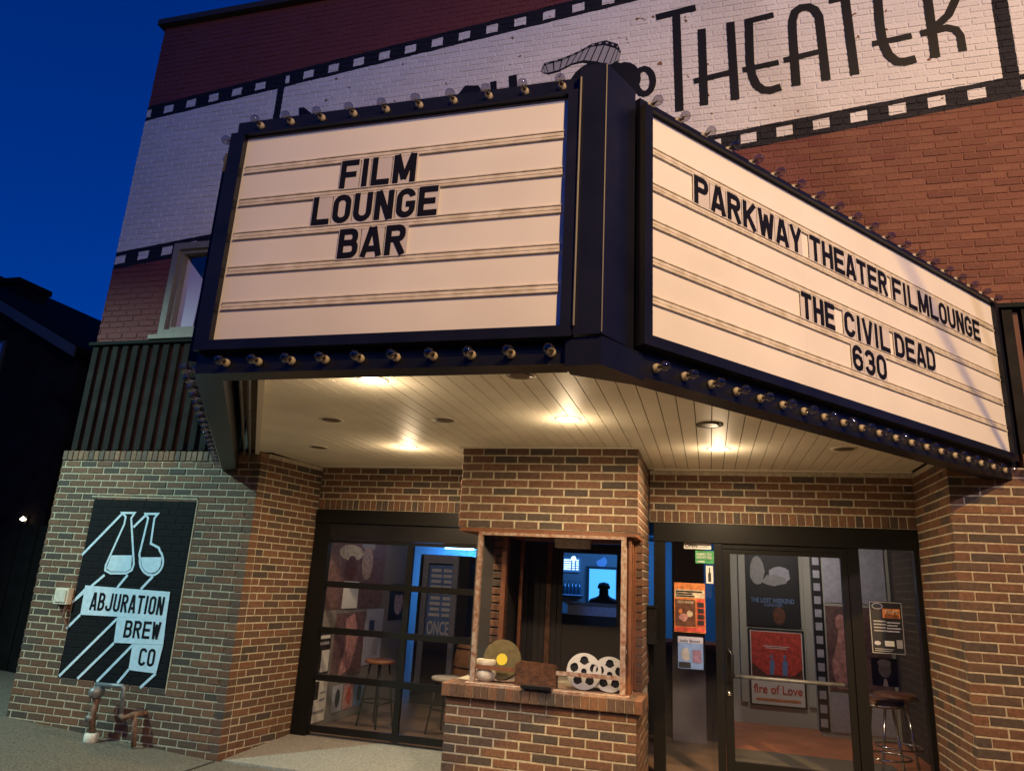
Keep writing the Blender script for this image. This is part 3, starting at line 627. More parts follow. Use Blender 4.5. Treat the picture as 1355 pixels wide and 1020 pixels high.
sb = MB().prism([(*q.xy, SZB+.0125) for q in (iL0+Vector((.1, 0, 0)), iLF+Vector((.05, 0, 0)), Vector((3.62, FY+TH, 0)), Vector((3.8, -2.88, 0)), iR1)], (0, 0, .02)).box(.1, 5.95, 0.001, .98, SZB+.0125, SZB+.0325); sb.build('soffit_backing', 'soffit_gap', MQ)
tr_ = MB().box(.16, 2.16, .83, .87, SZB-.012, SZB-.001).box(3.7, 5.9, .79, .83, SZB-.012, SZB-.001).box(2.13, 3.69, -.275, -.252, SZB-.012, SZB-.001)
d_ = (iLF-iL0).normalized(); nn = Vector((d_.y, -d_.x, 0)); o_ = iL0-nn*.17
tr_.obox(o_, d_, nn, .12, (iLF-iL0).length-.12, -.02, .02, SZB-.03, SZB-.001); tr_.build('soffit_trim', 'trim_white', MQ)
ch = MB().obox(iL0, d_, nn, 0, (iLF-iL0).length, -.17, -.15, SZB-.02, SZB+.2); ch.build('channel_side', 'dark_brown', MQ)
cd = MB()
for k_ in (.05, .1): cd.tube([iL0-nn*k_+d_*.1+UZ*(SZB-.03), iL0-nn*k_+d_*((iLF-iL0).length-.15)+UZ*(SZB-.03)], .012, 6)
cd.build('conduit', 'pipe_grey', MQ)

# marquee letters, each a plastic tile standing in the rails
ORD = {1: 'only', 2: 'second', 3: 'third'}
def letters(nm, rowi, word, pxs, wordlabel):
    a, u, n, p0, p1, q0, q1, row = BR[nm]
    zb = q1-row*(rowi+1)+.010; h = row-.034
    # ends of the word from the photograph, on the face plane
    def s_of(px, py):
        d = _fw+(px-677.5)/CF*CR-(py-510)/CF*CU; o = a+n*.03; t = (o-CP).dot(n)/d.dot(n); return (CP+d*t-o).dot(u)
    s0, s1 = s_of(*pxs[0]), s_of(*pxs[1])
    wt = [.5 if c == 'I' else (.42 if c == ' ' else (1.22 if c in 'MW' else 1.)) for c in word]; tot = sum(wt); cur = s0; seen = {}
    for c, w_ in zip(word, wt):
        w = (s1-s0)*w_/tot
        if c != ' ':
            seen[c] = seen.get(c, 0)+1; many = word.count(c) > 1
            cap = (('first ', 'second ')[seen[c]-1] if many else '')+'letter '+c
            kind = 'digit '+{'6': 'six', '3': 'three', '0': 'zero'}[c] if c.isdigit() else cap
            T = thing('marquee_letter', a+u*(cur+w/2)+n*.03+UZ*zb, 'black %s of %s' % (kind, wordlabel), 'letter', 'letters on the %s board' % nm)
            MB().obox(a, u, n, cur+.003, cur+w-.003, .036, .0385, zb-.004, zb+h+.006).build('tile', 'tile', T)
            g_ = MB(); gw = w*.86; block(g_, c, a+u*(cur+(w-gw)/2)+n*.041+UZ*(zb+.002), u, n, gw, h-.002, .030); g_.build('glyph', 'letter_black', T)
        cur += w
letters('front', 1, 'FILM', ((450, 235), (554, 225)), 'FILM on the pinkish front board')
letters('front', 2, 'LOUNGE', ((413, 282), (582, 268)), 'LOUNGE on the pinkish front board')
letters('front', 3, 'BAR', ((446, 332), (540, 325)), 'BAR on the pinkish front board')
letters('right', 1, 'PARKWAY', ((915, 255), (1060, 325)), 'PARKWAY on the amber side board')
letters('right', 1, 'THEATER', ((1069, 335), (1173, 380)), 'THEATER on the amber side board')
letters('right', 1, 'FILM', ((1178, 385), (1228, 410)), 'FILM on the amber side board')
letters('right', 1, 'LOUNGE', ((1228, 410), (1295, 438)), 'LOUNGE on the amber side board')
letters('right', 3, 'THE', ((1058, 415), (1104, 432)), 'THE on the amber side board')
letters('right', 3, 'CIVIL', ((1115, 440), (1177, 462)), 'CIVIL on the amber side board')
letters('right', 3, 'DEAD', ((1182, 465), (1237, 485)), 'DEAD on the amber side board')
letters('right', 4, '630', ((1126, 485), (1173, 500)), '630 on the amber side board')

# ------------------------------------------------------------------ downlights in the soffit
DL = [(2.30, -2.34, 1, 'lit downlight half hidden behind the front lip of the marquee'), (1.63, -.23, 1, 'lit downlight in the soffit above the folding glass door'), (3.27, -1.29, 1, 'lit downlight in the soffit in front of the ticket booth'), (4.28, -.23, 1, 'lit downlight in the soffit above the glass entrance'),
      (1.47, -1.32, 0, 'dark downlight in the soffit nearest the left edge of the marquee'), (2.36, -1.29, 0, 'dark downlight in the middle of the soffit left of the booth'), (.74, -.22, 0, 'dark downlight in the soffit by the left brick return'), (3.2, -2.36, 0, 'dark downlight at the front lip of the soffit near the corner post'), (4.21, -1.1, 0, 'dark open downlight in the soffit right of the booth'), (5.19, -.24, 0, 'dark downlight in the soffit by the right brick pier')]
for x, y, on, lab in DL:
    T = thing('downlight', (x, y, SZB), lab, 'downlight', 'recessed lights in the soffit')
    v, f = lathe([(.075, -.002), (.092, -.006), (.092, 0.), (.075, .0)], 20); me = mesh('trim_ring', (v, f[:-2]), 'soffit' if on or x != 4.21 else 'dark_brown'); o = bpy.data.objects.new('trim_ring', me); COL.objects.link(o); o.parent = T
    v, f = lathe([(.073, -.004), (.05, -.0045), (.004, -.005)], 20); o = bpy.data.objects.new('lens', mesh('lens', (v, f), 'lens_on' if on else 'lens_off')); COL.objects.link(o); o.parent = T
    if on:
        l_ = light('downlight_lamp', 'AREA', (0, 0, -.03), (1, .72, .43), 50, shape='DISK', size=.13); l_.parent = T; l_.data.spread = R(170)
        l_ = light('soffit_fill_light', 'POINT', (0, 0, -.14), (1, .74, .46), 6, shadow_soft_size=.06); l_.parent = T  # extra unseen point light added below the lens to brighten the soffit

# ================================================================== FOLDING GLASS DOOR (left)
GD = thing('garage_door', (1.2, .95, .1), 'black framed glass overhead door with eight panes, left of the ticket booth', 'door')
gy = .9; GX0, GX1, GXM = .16, 2.42, 1.26
box('housing', 'door_black', GD, .165, 2.28, gy-.03, gy+.06, 2.155, LZ-.003)
box('header_panel', 'black_metal', GD, .17, 2.28, gy-.005, gy+.06, 1.99, 2.152)
box('jamb', 'door_black', GD, .162, .335, gy-.015, gy+.06, .1, 2.152); box('jamb', 'door_black', GD, 2.3, 2.44, gy-.01, gy+.06, .1, 2.152)
GRows = [1.955, 1.532, 1.079, .631, .16]
for i, z in enumerate(GRows): box('rail', 'door_black', GD, .337, 2.298, gy+.005, gy+.05, z-.03 if i else z-.002, z+.03)
for i in range(4):
    z1, z0 = GRows[i]-(.031 if i else .003), GRows[i+1]+.031
    box('stile', 'door_black', GD, GXM-.03, GXM+.03, gy+.006, gy+.049, z0, z1)
    for x0, x1 in ((.338, GXM-.031), (GXM+.031, 2.297)): box('pane', 'glass', GD, x0, x1, gy+.025, gy+.03, z0, z1)

# ================================================================== GLASS ENTRANCE (right)
EN = thing('glass_entrance', (4.8, .9, .1), 'black aluminium glass entrance with a door between two sidelights, right of the booth', 'door')
ey = .85
box('head', 'door_black', EN, 3.70, 5.905, ey-.02, ey+.09, 2.09, RZ-.003)
for x0, x1 in ((3.70, 3.80), (4.235, 4.30), (5.345, 5.435), (5.865, 5.903)): box('post', 'door_black', EN, x0, x1, ey-.01, ey+.08, .06, 2.088)
box('transom', 'door_black', EN, 4.302, 5.343, ey, ey+.07, 2.045, 2.087)
dr = MB()
for x0, x1, z0, z1 in ((4.303, 4.372, .09, 2.042), (5.29, 5.342, .09, 2.042), (4.373, 5.289, 2.003, 2.042), (4.373, 5.289, .09, .3)): dr.box(x0, x1, ey+.01, ey+.06, z0, z1)
do = dr.build('door_leaf', 'door_black', EN)
box('pane', 'glass', do, 4.374, 5.288, ey+.03, ey+.036, .301, 2.002)
MB().tube([(4.34, ey+.01, 1.19), (4.34, ey-.05, 1.185), (4.365, ey-.055, 1.15), (4.365, ey-.055, .97), (4.34, ey-.05, .935), (4.34, ey+.01, .93)], .014, 8).build('handle', 'black_metal', do, True)
MB().tube([(4.375, ey+.08, .965), (5.288, ey+.08, .965)], .016, 8).build('push_bar', 'pipe_grey', do, True)
MB().tube([(4.335, ey+.012, .83), (4.335, ey-.004, .83)], .02, 12).build('lock', 'chrome', do, True)
for x0, x1 in ((3.801, 4.234), (5.436, 5.864)):
    box('pane', 'glass', EN, x0, x1, ey+.03, ey+.036, .16, 2.088); box('bottom_rail', 'door_black', EN, x0, x1, ey, ey+.07, .06, .158)

# ------------------------------------------------------------------ printed sheets
def paper(name, label, cat, tl, br, y, base, shapes=(), words=(), group=None, frame=None, depth=.004, px=True):
    """flat sheet facing the street: tl, br photo pixels on plane y; shapes (x0,x1,z0,z1,mat) and words (text,x,z,h,w,mat) in 0..1"""
    if px:
        A = atY(*tl, y); B = atY(*br, y); x0, x1, z1, z0 = A.x, B.x, A.z, B.z
    else: x0, z1 = tl; x1, z0 = br
    T = thing(name, ((x0+x1)/2, y, z0), label, cat, group)
    box('sheet', base, T, x0, x1, y, y+depth, z0, z1); w, h = x1-x0, z1-z0
    if frame:
        F = MB()
        for a in ((x0-.02, x0-.001, z0-.02, z1+.02), (x1+.001, x1+.02, z0-.02, z1+.02), (x0, x1, z1+.001, z1+.02), (x0, x1, z0-.02, z0-.001)): F.box(a[0], a[1], y-.012, y+depth, a[2], a[3])
        F.build('frame', frame, T)
    for i, s in enumerate(shapes):
        M_ = MB(); d = y-.0015-.0005*i
        if isinstance(s[0], (list, tuple)): M_.face([(x0+a*w, d, z0+b*h) for a, b in s[0]]); M_.build('print', s[1], T)
        else: M_.face([(x0+s[0]*w, d, z0+s[2]*h), (x0+s[1]*w, d, z0+s[2]*h), (x0+s[1]*w, d, z0+s[3]*h), (x0+s[0]*w, d, z0+s[3]*h)]); M_.build('print', s[4], T)
    for t, a, b, hh, ww, mt_ in words:
        M_ = MB(); text(M_, t, (x0+a*w, y-.007, z0+b*h), UX, UZ, hh*h, w=ww*w, bold=.012); M_.build('print_lettering', mt_, T)
    return T
def blob(cx, cz, rx, rz, k=14, jit=.0): return [(cx+rx*math.cos(2*math.pi*i/k)*(1+random.uniform(-jit, jit)), cz+rz*math.sin(2*math.pi*i/k)*(1+random.uniform(-jit, jit))) for i in range(k)]
def lines(x0, x1, z0, z1, k, mt_): return [(x0, x1-random.uniform(0, .25)*(x1-x0), z0+(z1-z0)*i/k, z0+(z1-z0)*(i+.45)/k, mt_) for i in range(k)]
for nm, c_ in dict(p_white=(.7, .69, .66), p_cream=(.6, .5, .36), p_red=(.55, .07, .05), p_black=(.015, .015, .018), p_green=(.05, .3, .1), p_orange=(.6, .2, .06), p_blue=(.15, .25, .5), p_grey=(.3, .3, .32), p_brown=(.13, .05, .03), p_pink=(.5, .25, .24), p_skin=(.42, .3, .25), p_dkblue=(.04, .06, .14), p_purple=(.2, .12, .2), p_lav=(.4, .4, .5), p_mauve=(.16, .09, .09)).items(): mat(nm, c_, .55, var=.0 if nm in ('p_white', 'p_black') else (.14 if nm in ('p_lav', 'p_grey', 'p_blue') else .4), scale=22, detail=6)
ys = ey+.026
paper('window_sign', 'small white OPEN sticker at the top of the left sidelight', 'sign', (905, 717), (941, 727), ys, 'p_white', [(.55, .95, .55, .68, 'p_grey'), (.55, .92, .28, .4, 'p_grey')], [('OPEN', .05, .25, .55, .45, 'p_black')])
paper('window_sign', 'small green inspection notice on the left sidelight', 'sign', (920, 728), (945, 746), ys, 'p_green', [(.1, .5, .1, .18, 'p_white')], [('INSPECTED', .08, .62, .2, .8, 'p_white'), ('PERMITTED', .08, .36, .2, .8, 'p_white')])
paper('window_sign', 'narrow white sticker with a black bottle on the left sidelight', 'sign', (934, 748), (944, 772), ys, 'p_white', [(.3, .7, .1, .6, 'p_black'), (.42, .58, .6, .9, 'p_black')])
paper('window_poster', 'orange and red event poster taped inside the left sidelight', 'poster', (892, 770), (934, 838), ys, 'p_orange', [(.02, .98, .7, .86, 'p_cream'), (.03, .68, .12, .66, 'p_brown'), (.72, .97, .12, .68, 'p_red'), (.02, .98, .02, .1, 'p_red'), (blob(.3, .3, .14, .08, 12, .15), 'p_pink'), (blob(.5, .38, .1, .06, 10, .2), 'p_cream'), (blob(.2, .42, .07, .05, 10, .2), 'p_orange')]+[(.75, .95, .16+.12*i, .25+.12*i, 'p_black') for i in range(4)]+[(.06, .9, .815, .84, 'p_black'), (.06, .6, .77, .79, 'p_black'), (.06, .66, .725, .745, 'p_black')], [('CREEPSHOW', .08, .58, .055, .55, 'p_cream')])
paper('window_poster', 'pale blue event flyer under the orange poster on the left sidelight', 'poster', (897, 841), (931, 886), ys, 'p_blue', [(.0, 1., .8, 1., 'p_lav'), (blob(.3, .45, .18, .2, 12, .2), 'p_grey'), (.58, .92, .2, .6, 'p_purple'), (.03, .5, .03, .2, 'p_black')], [('leaky faucet', .08, .84, .09, .8, 'p_dkblue')])
paper('window_poster', 'black film kitchen poster inside the right sidelight', 'poster', (1149, 794), (1199, 867), ys, 'p_black', [(.01, .99, .01, .985, 'p_grey'), (.035, .965, .025, .97, 'p_black'), (.4, .92, .68, .86, 'p_orange'), (blob(.25, .9, .17, .06), 'p_grey'), (blob(.25, .9, .14, .045), 'p_black'), (.4, .68, .15, .25, 'p_white'), (.75, .93, .12, .28, 'p_grey'), (blob(.18, .2, .1, .04), 'p_lav')]+lines(.1, .5, .42, .66, 4, 'p_grey')+lines(.5, .92, .42, .64, 4, 'p_lav')+lines(.08, .7, .05, .12, 2, 'p_grey'), [('FILM', .48, .77, .07, .36, 'p_cream'), ('KITCHEN', .45, .69, .06, .42, 'p_black')])
paper('portrait_print', 'grey portrait print low in the right sidelight', 'poster', (1152, 869), (1190, 909), ys+.3, 'p_black', [(blob(.5, .6, .24, .3), 'p_grey'), (blob(.5, .82, .26, .14), 'p_lav'), ([(.05, 0), (.95, 0), (.75, .25), (.25, .25)], 'p_black'), ([(.4, 0), (.6, 0), (.55, .26), (.45, .26)], 'p_white')])
# lobby posters
ly = 4.29
paper('movie_poster', 'black movie poster with blue title on the lobby wall, upper of two', 'poster', (986, 728), (1058, 828), ly-.012, 'p_black', [(blob(.22, .72, .15, .2, 12, .08), 'p_grey'), (blob(.66, .68, .22, .12, 12, .15), 'p_lav'), (blob(.55, .6, .25, .07, 12, .2), 'p_grey'), (blob(.62, .12, .12, .12), 'p_brown')], [('THE LOST WEEKEND', .08, .29, .065, .84, 'p_blue'), ('A LOVE STORY', .34, .24, .04, .36, 'p_blue')], frame='p_black')
paper('movie_poster', 'red movie poster with two small blue figures on the lobby wall, lower of two', 'poster', (992, 832), (1066, 936), ly-.012, 'p_white', [(.02, .98, .32, .98, 'p_red'), ([(.02, .32), (.98, .32), (.98, .5), (.8, .4), (.3, .4), (.02, .55)], 'p_brown'), ([(.36, .4), (.44, .4), (.46, .56), (.42, .62), (.37, .58)], 'p_blue'), ([(.6, .4), (.69, .4), (.71, .57), (.66, .63), (.61, .58)], 'p_blue'), (blob(.4, .645, .03, .022), 'p_blue'), (blob(.655, .655, .03, .022), 'p_blue'), (.25, .75, .78, .79, 'p_white'), (.3, .7, .755, .765, 'p_white'), (.08, .92, .05, .08, 'p_orange')], [('fire of Love', .04, .15, .12, .92, 'p_red')], frame='p_black')
LB = thing('poster_board', (5, 4.28, .1), 'pale green board with battens behind the two movie posters in the lobby', 'board')
for px0, px1 in ((978, 987), (1064, 1074)):
    A, B = atY(px0, 800, 4.28), atY(px1, 800, 4.28); box('batten', 'lobby_wall', LB, A.x, B.x, 4.262, 4.299, .35, 2.55)
# painted film strip and pale pictures on the stepped wall
fs = thing('film_strip_decal', (5.5, 3.84, .1), 'vertical black film strip decal on the lobby corner', 'decal')
A, B = atY(1078, 850, 3.84), atY(1092, 850, 3.84); box('strip', 'p_black', fs, A.x, B.x, 3.838, 3.849, .15, 2.5)
for i in range(15): box('perforation', 'p_lav', fs, A.x+.022, B.x-.022, 3.834, 3.8375, .2+i*.155, .29+i*.155)
ws = [(B.x+.02, 1.62, 6.25, 2.5, 'p_lav', 'pale blank picture at the top of the lobby film strip'), (B.x+.02, .62, 6.25, 1.58, 'p_mauve', 'dim picture of a pale statue on the lobby film strip'), (B.x+.02, .16, 6.25, .58, 'p_lav', 'pale picture low on the lobby film strip')]
for i, (x0, z0, x1, z1, mt_, lab) in enumerate(ws):
    paper('wall_picture', lab, 'picture', (x0, z1), (x1, z0), 3.838, mt_, [([(.12, .02), (.42, .02), (.4, .35), (.33, .55), (.3, .72), (.2, .72), (.14, .5), (.05, .3)], 'p_pink'), (blob(.24, .8, .09, .11), 'p_pink')] if i == 1 else [], px=False)
A, B = atY(889, 740, 2.6), atY(931, 740, 2.6); PT = thing('partition', (A.x, 2.6, .1), 'grey partition panel behind the left sidelight', 'partition'); box('panel', 'int_wall', PT, A.x, B.x, 2.6, 2.66, .1, 2.59)
CT = thing('counter', (3.9, 2.9, .1), 'dark low counter behind the left sidelight', 'counter'); box('front', 'int_dark', CT, 2.9, 4.28, 2.8, 3.4, .1, 1.05); box('top', 'p_brown', CT, 2.88, 4.3, 2.78, 3.42, 1.05, 1.09)
# chrome stools stacked by the right sidelight
def chrome_stool(x, y, lab):
    T = thing('bar_stool', (x, y, .1), lab, 'stool', 'chrome stools in the lobby')
    v, f = lathe([(.165, .0), (.185, .012), (.185, .05), (.165, .06), (.01, .062)], 20); me = mesh('seat', (v, f), 'p_brown'); o = bpy.data.objects.new('seat', me); COL.objects.link(o); o.parent = T; o.location = (0, 0, .68)
    ring = lambda r_, z: [(x+r_*math.cos(2*math.pi*i/20), y+r_*math.sin(2*math.pi*i/20), z) for i in range(21)]
    MB().tube(ring(.19, .8), .011, 6, caps=False).build('seat_band', 'chrome', T, True)
    MB().tube(ring(.2, .38), .01, 6, caps=False).build('foot_ring', 'chrome', T, True)
    for k in range(4):
        a = k*math.pi/2+.6; MB().tube([(x+.12*math.cos(a), y+.12*math.sin(a), .78), (x+.22*math.cos(a), y+.22*math.sin(a), .1)], .011, 6).build('leg', 'chrome', T, True)
chrome_stool(5.62, 1.35, 'chrome legged stool just inside the right sidelight, nearest the glass'); chrome_stool(5.85, 1.9, 'chrome legged stool behind another one inside the right sidelight')

# ================================================================== TICKET BOOTH
BX0, BX1, BY = 2.16, 3.655, -.25; BZ = 2.072
TK = thing('ticket_booth', (2.9, .3, 0), 'brown brick ticket booth with an orange framed window between the two entrances', 'ticket booth')
st0 = lambda k: 0. if k % 2 else BD+JT
def boxbricks(x0, x1, y0, y1, z0, k0, k1, ph=.0):
    b = lay((x0, y0, 0), UX, NF, x1-x0, z0, k0, k1, phase=ph)
    b += lay((x1, y0, 0), UY, UX, y1-y0, z0, k0, k1, start=lambda k: BD+JT, phase=.05)
    b += lay((x0, y1, 0), -UY, -UX, y1-y0, z0, k0, k1, end=lambda k: BD+JT, phase=.05)
    return b
bb = boxbricks(BX0, BX1, BY, .84, BZ, 0, 10, .08)
ux = MB().box(BX0+dd, BX1-dd, BY+dd, .84, BZ+.003, SZ); ux.build('upper_core', 'mortar', TK)
SILZ = .858
bb += [q for q in boxbricks(BX0, BX1, BY, .84, SILZ-.098-13*CS, 0, 13, .0)]
MB().box(BX0+dd, BX1-dd, BY+dd, .84, -.3, SILZ-.1).build('base_core', 'mortar', TK)
bb += rowlock((BX0-.03, BY-.045, 0), UX, NF, BX1-BX0+.075, SILZ-.095, .095, mt='brick', D=.3, pitch=.0665)
bb += rowlock((BX1+.045, BY-.04, 0), UY, UX, .5, SILZ-.095, .094, mt='brick', D=.12, pitch=.0665)
place(bb, TK)
box('sill_bed', 'mortar', TK, BX0-.02, BX1-.01, BY-.035, .84, SILZ-.09, SILZ-.006)
# brick jambs beside the glazed bay
jb = lay((BX1, .22, 0), UY, UX, .62, SILZ, 0, 18, phase=.02)
place(jb, TK, limit=60)
box('side_core', 'mortar', TK, BX1-.12, BX1-dd, .23, .84, SILZ, BZ)
# timber window bay, front and right side
OX0, OX1 = 2.36, 3.545; WZb, WZt = SILZ+.06, BZ-.045; wy = BY+.01
soff = MB().box(BX0+.01, BX1-.01, BY+.012, .84, BZ-.03, BZ+.002); soff.build('bay_soffit', 'orange_wood', TK)
wfm = MB()
wfm.box(OX0-.018, OX0+.018, wy, wy+.05, SILZ+.017, BZ-.031); wfm.build('front_post', 'peeling', TK); box('front_post', 'peeling', TK, OX1-.02, OX1+.02, wy, wy+.05, SILZ+.017, BZ-.031)
box('front_head', 'peeling', TK, OX0+.019, OX1-.021, wy, wy+.045, BZ-.055, BZ-.031)
box('sill_board', 'peeling', TK, OX0-.05, OX1+.05, wy-.035, .1, SILZ-.004, SILZ+.016)
sd = MB()
for y0, y1 in ((wy+.052, wy+.1), (wy+.16, wy+.22), (.15, .22)): sd.box(OX1+.01, OX1+.055, y0, y1, SILZ+.017, BZ-.031)
sd.build('side_post', 'orange_wood', TK)
box('side_board', 'orange_wood', TK, OX1+.02, OX1+.035, wy+.101, .149, SILZ+.017, BZ-.031)
box('left_post', 'orange_wood', TK, OX0+.1, OX0+.14, .1, .15, SILZ+.017, BZ-.031); box('left_side', 'orange_wood', TK, OX0+.16, OX0+.19, .5, .54, SILZ, BZ-.031)
lb_ = lay((OX0-.02, .25, 0), UX, NF, .12, SILZ, 0, 18, phase=.0); place(lb_, TK, limit=40)
box('left_core', 'int_dark', TK, BX0+.01, OX0+.09, .262, .84, SILZ, BZ-.031)
box('front_pane', 'glass', TK, OX0+.019, OX1-.021, wy+.02, wy+.025, SILZ+.017, BZ-.056)
# back of the booth: dark wood wall with an opening to the bar
box('booth_floor', 'int_dark', TK, OX0, BX1-.12, .1, .9, SILZ-.09, SILZ-.01)
bw_ = MB().box(OX0+.09, 2.80, .86, .9, SILZ, BZ-.03).box(2.80, 3.36, .86, .9, SILZ, 1.30).box(3.36, BX1-.12, .86, .9, SILZ, BZ-.03).box(2.80, 3.36, .86, .9, 1.95, BZ-.03); bw_.build('back_wall', 'int_dark', TK)
for i in range(7): box('back_plank', 'carved_wood' if i == 4 else 'int_dark', TK, OX0+.12+i*.055, OX0+.165+i*.055, .845, .859, SILZ, BZ-.04)
box('tube_housing', 'white_stuff', TK, 2.9, 3.2, .2, .3, BZ-.11, BZ-.035)
# black card box on the booth's right flank
CB = thing('wall_box', (3.72, .45, 1.3), 'narrow black box fixed to the booth brick beside the glass entrance', 'box')
q0 = at(868, 845, 0, 3.70); box('box_body', 'black_metal', CB, 3.66, 3.73, .62, .78, 1.2, 1.5); box('box_cap', 'door_black', CB, 3.66, 3.74, .61, .79, 1.5, 1.515)
# things on the booth sill
def disc(name, c, r_, th, mt_, parent, axis, seg=28, holes=()):
    n_ = axis.normalized(); a = n_.orthogonal().normalized(); a = UZ-n_*UZ.dot(n_); a.normalize(); b = n_.cross(a); M_ = MB()
    M_.prism([c+r_*(math.cos(2*math.pi*i/seg)*a+math.sin(2*math.pi*i/seg)*b) for i in range(seg)], n_*th); return M_.build(name, mt_, parent)
yo = -.12; ax_ = Vector((.12, -1, .22))
FC = thing('film_can', (2.56, yo, SILZ+.016), 'round olive film can with a yellow sticker leaning in the booth window', 'film can')
c_ = Vector((2.56, yo+.05, SILZ+.18)); disc('can_body', c_, .155, .035, 'can_olive', FC, ax_); disc('can_lid', c_+ax_.normalized()*.0355, .149, .006, 'can_olive', FC, ax_); disc('can_ring', c_+ax_.normalized()*.042, .108, .003, 'can_olive', FC, ax_); disc('sticker', c_+ax_.normalized()*.046, .045, .002, 'label_yellow', FC, ax_, 12)
TN = thing('white_tin', (2.44, -.13, SILZ+.016), 'worn white tin with a lid in front of the olive film can', 'tin')
v, f = lathe([(.05, 0), (.085, .03), (.09, .07), (.075, .1), (.06, .125)], 16); o = bpy.data.objects.new('tin_body', mesh('tin_body', (v, f), 'white_stuff')); COL.objects.link(o); o.parent = TN
v, f = lathe([(.078, .126), (.08, .13), (.08, .165), (.07, .168)], 16); o = bpy.data.objects.new('tin_lid', mesh('tin_lid', (v, f), 'trim_white')); COL.objects.link(o); o.parent = TN
WB = thing('carved_block', (2.86, -.2, SILZ+.016), 'dark carved wooden block standing in the middle of the booth window', 'wood block')
k0, k1 = 2.70, 3.03
MB().prism([(k0, -.2, SILZ+.017), (k1, -.2, SILZ+.017), (k1, -.2, SILZ+.16), (k1-.025, -.2, SILZ+.185), (k0+.03, -.2, SILZ+.195), (k0, -.2, SILZ+.17)], (0, .08, 0)).build('block', 'carved_wood', WB)
SG = thing('speech_grille', (2.92, -.29, SILZ), 'black speech slot tray on the booth sill below the carved block', 'tray')
MB().box(2.78, 3.02, -.325, -.255, SILZ+.0165, SILZ+.04).build('tray', 'black_metal', SG); MB().box(2.79, 3.01, -.329, -.3255, SILZ+.02, SILZ+.034).build('slot', 'letter_black', SG)
OB = thing('orange_rail', (2.9, -.215, SILZ+.11), 'orange wooden bar across the booth window behind the carved block', 'rail')
box('bar', 'orange_wood', OB, OX0+.02, 2.695, -.222, -.205, SILZ+.115, SILZ+.145); box('bar', 'peeling', OB, 3.035, OX1-.022, -.222, -.205, SILZ+.12, SILZ+.15)
def reel(x, y, z, r_, lab, ax, d=.012):
    T = thing('film_reel', (x, y, SILZ+.016), lab, 'film reel', 'film reels on the booth sill'); n_ = ax.normalized(); a = UZ-n_*UZ.dot(n_); a.normalize(); b = n_.cross(a); c = Vector((x, y, z))
    P = lambda rr, t, off: c+rr*(math.cos(t)*a+math.sin(t)*b)+n_*off
    M_ = MB(); N = 48; hr = r_*.24; hc = r_*.6
    # flange with five round holes: rim ring, hub disc, webs between the holes
    for k in range(N):
        t0, t1 = 2*math.pi*k/N, 2*math.pi*(k+1)/N
        def inner(t):
            q = ((t+math.pi/5) % (2*math.pi/5))-math.pi/5; s = hc*math.sin(q); return (hc*math.cos(q)+math.sqrt(max(0, hr*hr-s*s)), hc*math.cos(q)-math.sqrt(max(0, hr*hr-s*s))) if abs(s) < hr else (hc, hc)
        (o0, i0), (o1, i1) = inner(t0), inner(t1)
        M_.face((P(r_, t0, 0), P(r_, t1, 0), P(o1, t1, 0), P(o0, t0, 0))); M_.face((P(i0, t0, 0), P(i1, t1, 0), P(.16*r_, t1, 0), P(.16*r_, t0, 0)))
        M_.face((P(r_, t0, 0), P(r_, t1, 0), P(r_, t1, -d), P(r_, t0, -d)))
        M_.face((P(r_, t0, -d), P(r_, t1, -d), P(o1, t1, -d), P(o0, t0, -d))); M_.face((P(i0, t0, -d), P(i1, t1, -d), P(.16*r_, t1, -d), P(.16*r_, t0, -d)))
    M_.build('flange', 'reel_metal', T); disc('hub', c-n_*(d+.02), r_*.3, .008, 'int_dark', T, n_, 20); disc('film_pack', c-n_*(d+.012), r_*.9, .009, 'letter_black', T, n_, 28)
reel(3.235, -.13, SILZ+.155, .135, 'grey metal film reel in the booth window, the left one of two', Vector((.1, -1, .25))); reel(3.43, -.1, SILZ+.145, .13, 'grey metal film reel in the booth window, the right one against the post', Vector((.1, -1, .2)))
ST = thing('sticker', (3.57, -.2, 1.15), 'small black and white stickers on the right post of the booth window', 'sticker')
box('label', 'p_black', ST, OX1+.021, OX1+.023, wy+.0, wy+.045, 1.10, 1.24); box('label_print', 'p_white', ST, OX1+.0231, OX1+.0245, wy+.01, wy+.035, 1.17, 1.2)

# ================================================================== INTERIOR BEHIND THE GLASS
def side_poster(lab, y0, y1, z0, z1, base, shapes):
    x = .252; T = thing('wall_poster', (x, (y0+y1)/2, z0), lab, 'poster', 'posters on the inner left wall')
    box('sheet', base, T, x, x+.006, y0, y1, z0, z1)
    for i, (pl, mt_) in enumerate(shapes):
        M_ = MB(); M_.face([(x+.008+.001*i, y0+a*(y1-y0), z0+b*(z1-z0)) for a, b in pl]); M_.build('print', mt_, T)
rc = lambda a, b, c, d: [(a, c), (b, c), (b, d), (a, d)]
side_poster('large print of two people in hats high on the wall behind the overhead door', 1.02, 2.5, 1.27, 2.25, 'p_mauve', [(blob(.38, .62, .2, .09), 'p_cream'), (blob(.4, .45, .09, .14), 'p_brown'), (blob(.66, .72, .12, .06), 'p_grey'), (blob(.66, .52, .1, .2), 'p_skin'), (rc(.3, .55, 0, .3), 'p_white')])
side_poster('pink and white print of figures in the middle of the wall behind the overhead door', 1.4, 2.1, .55, 1.22, 'p_mauve', [([(.2, .0), (.6, .1), (.8, .6), (.6, 1), (.3, .9), (.4, .5)], 'p_pink')])
side_poster('pale blue collage print beside the pink print behind the overhead door', 2.12, 2.6, .62, 1.25, 'p_lav', [(rc(.2, .5, .5, .8), 'p_dkblue'), (rc(.5, .8, .15, .45), 'p_grey')])
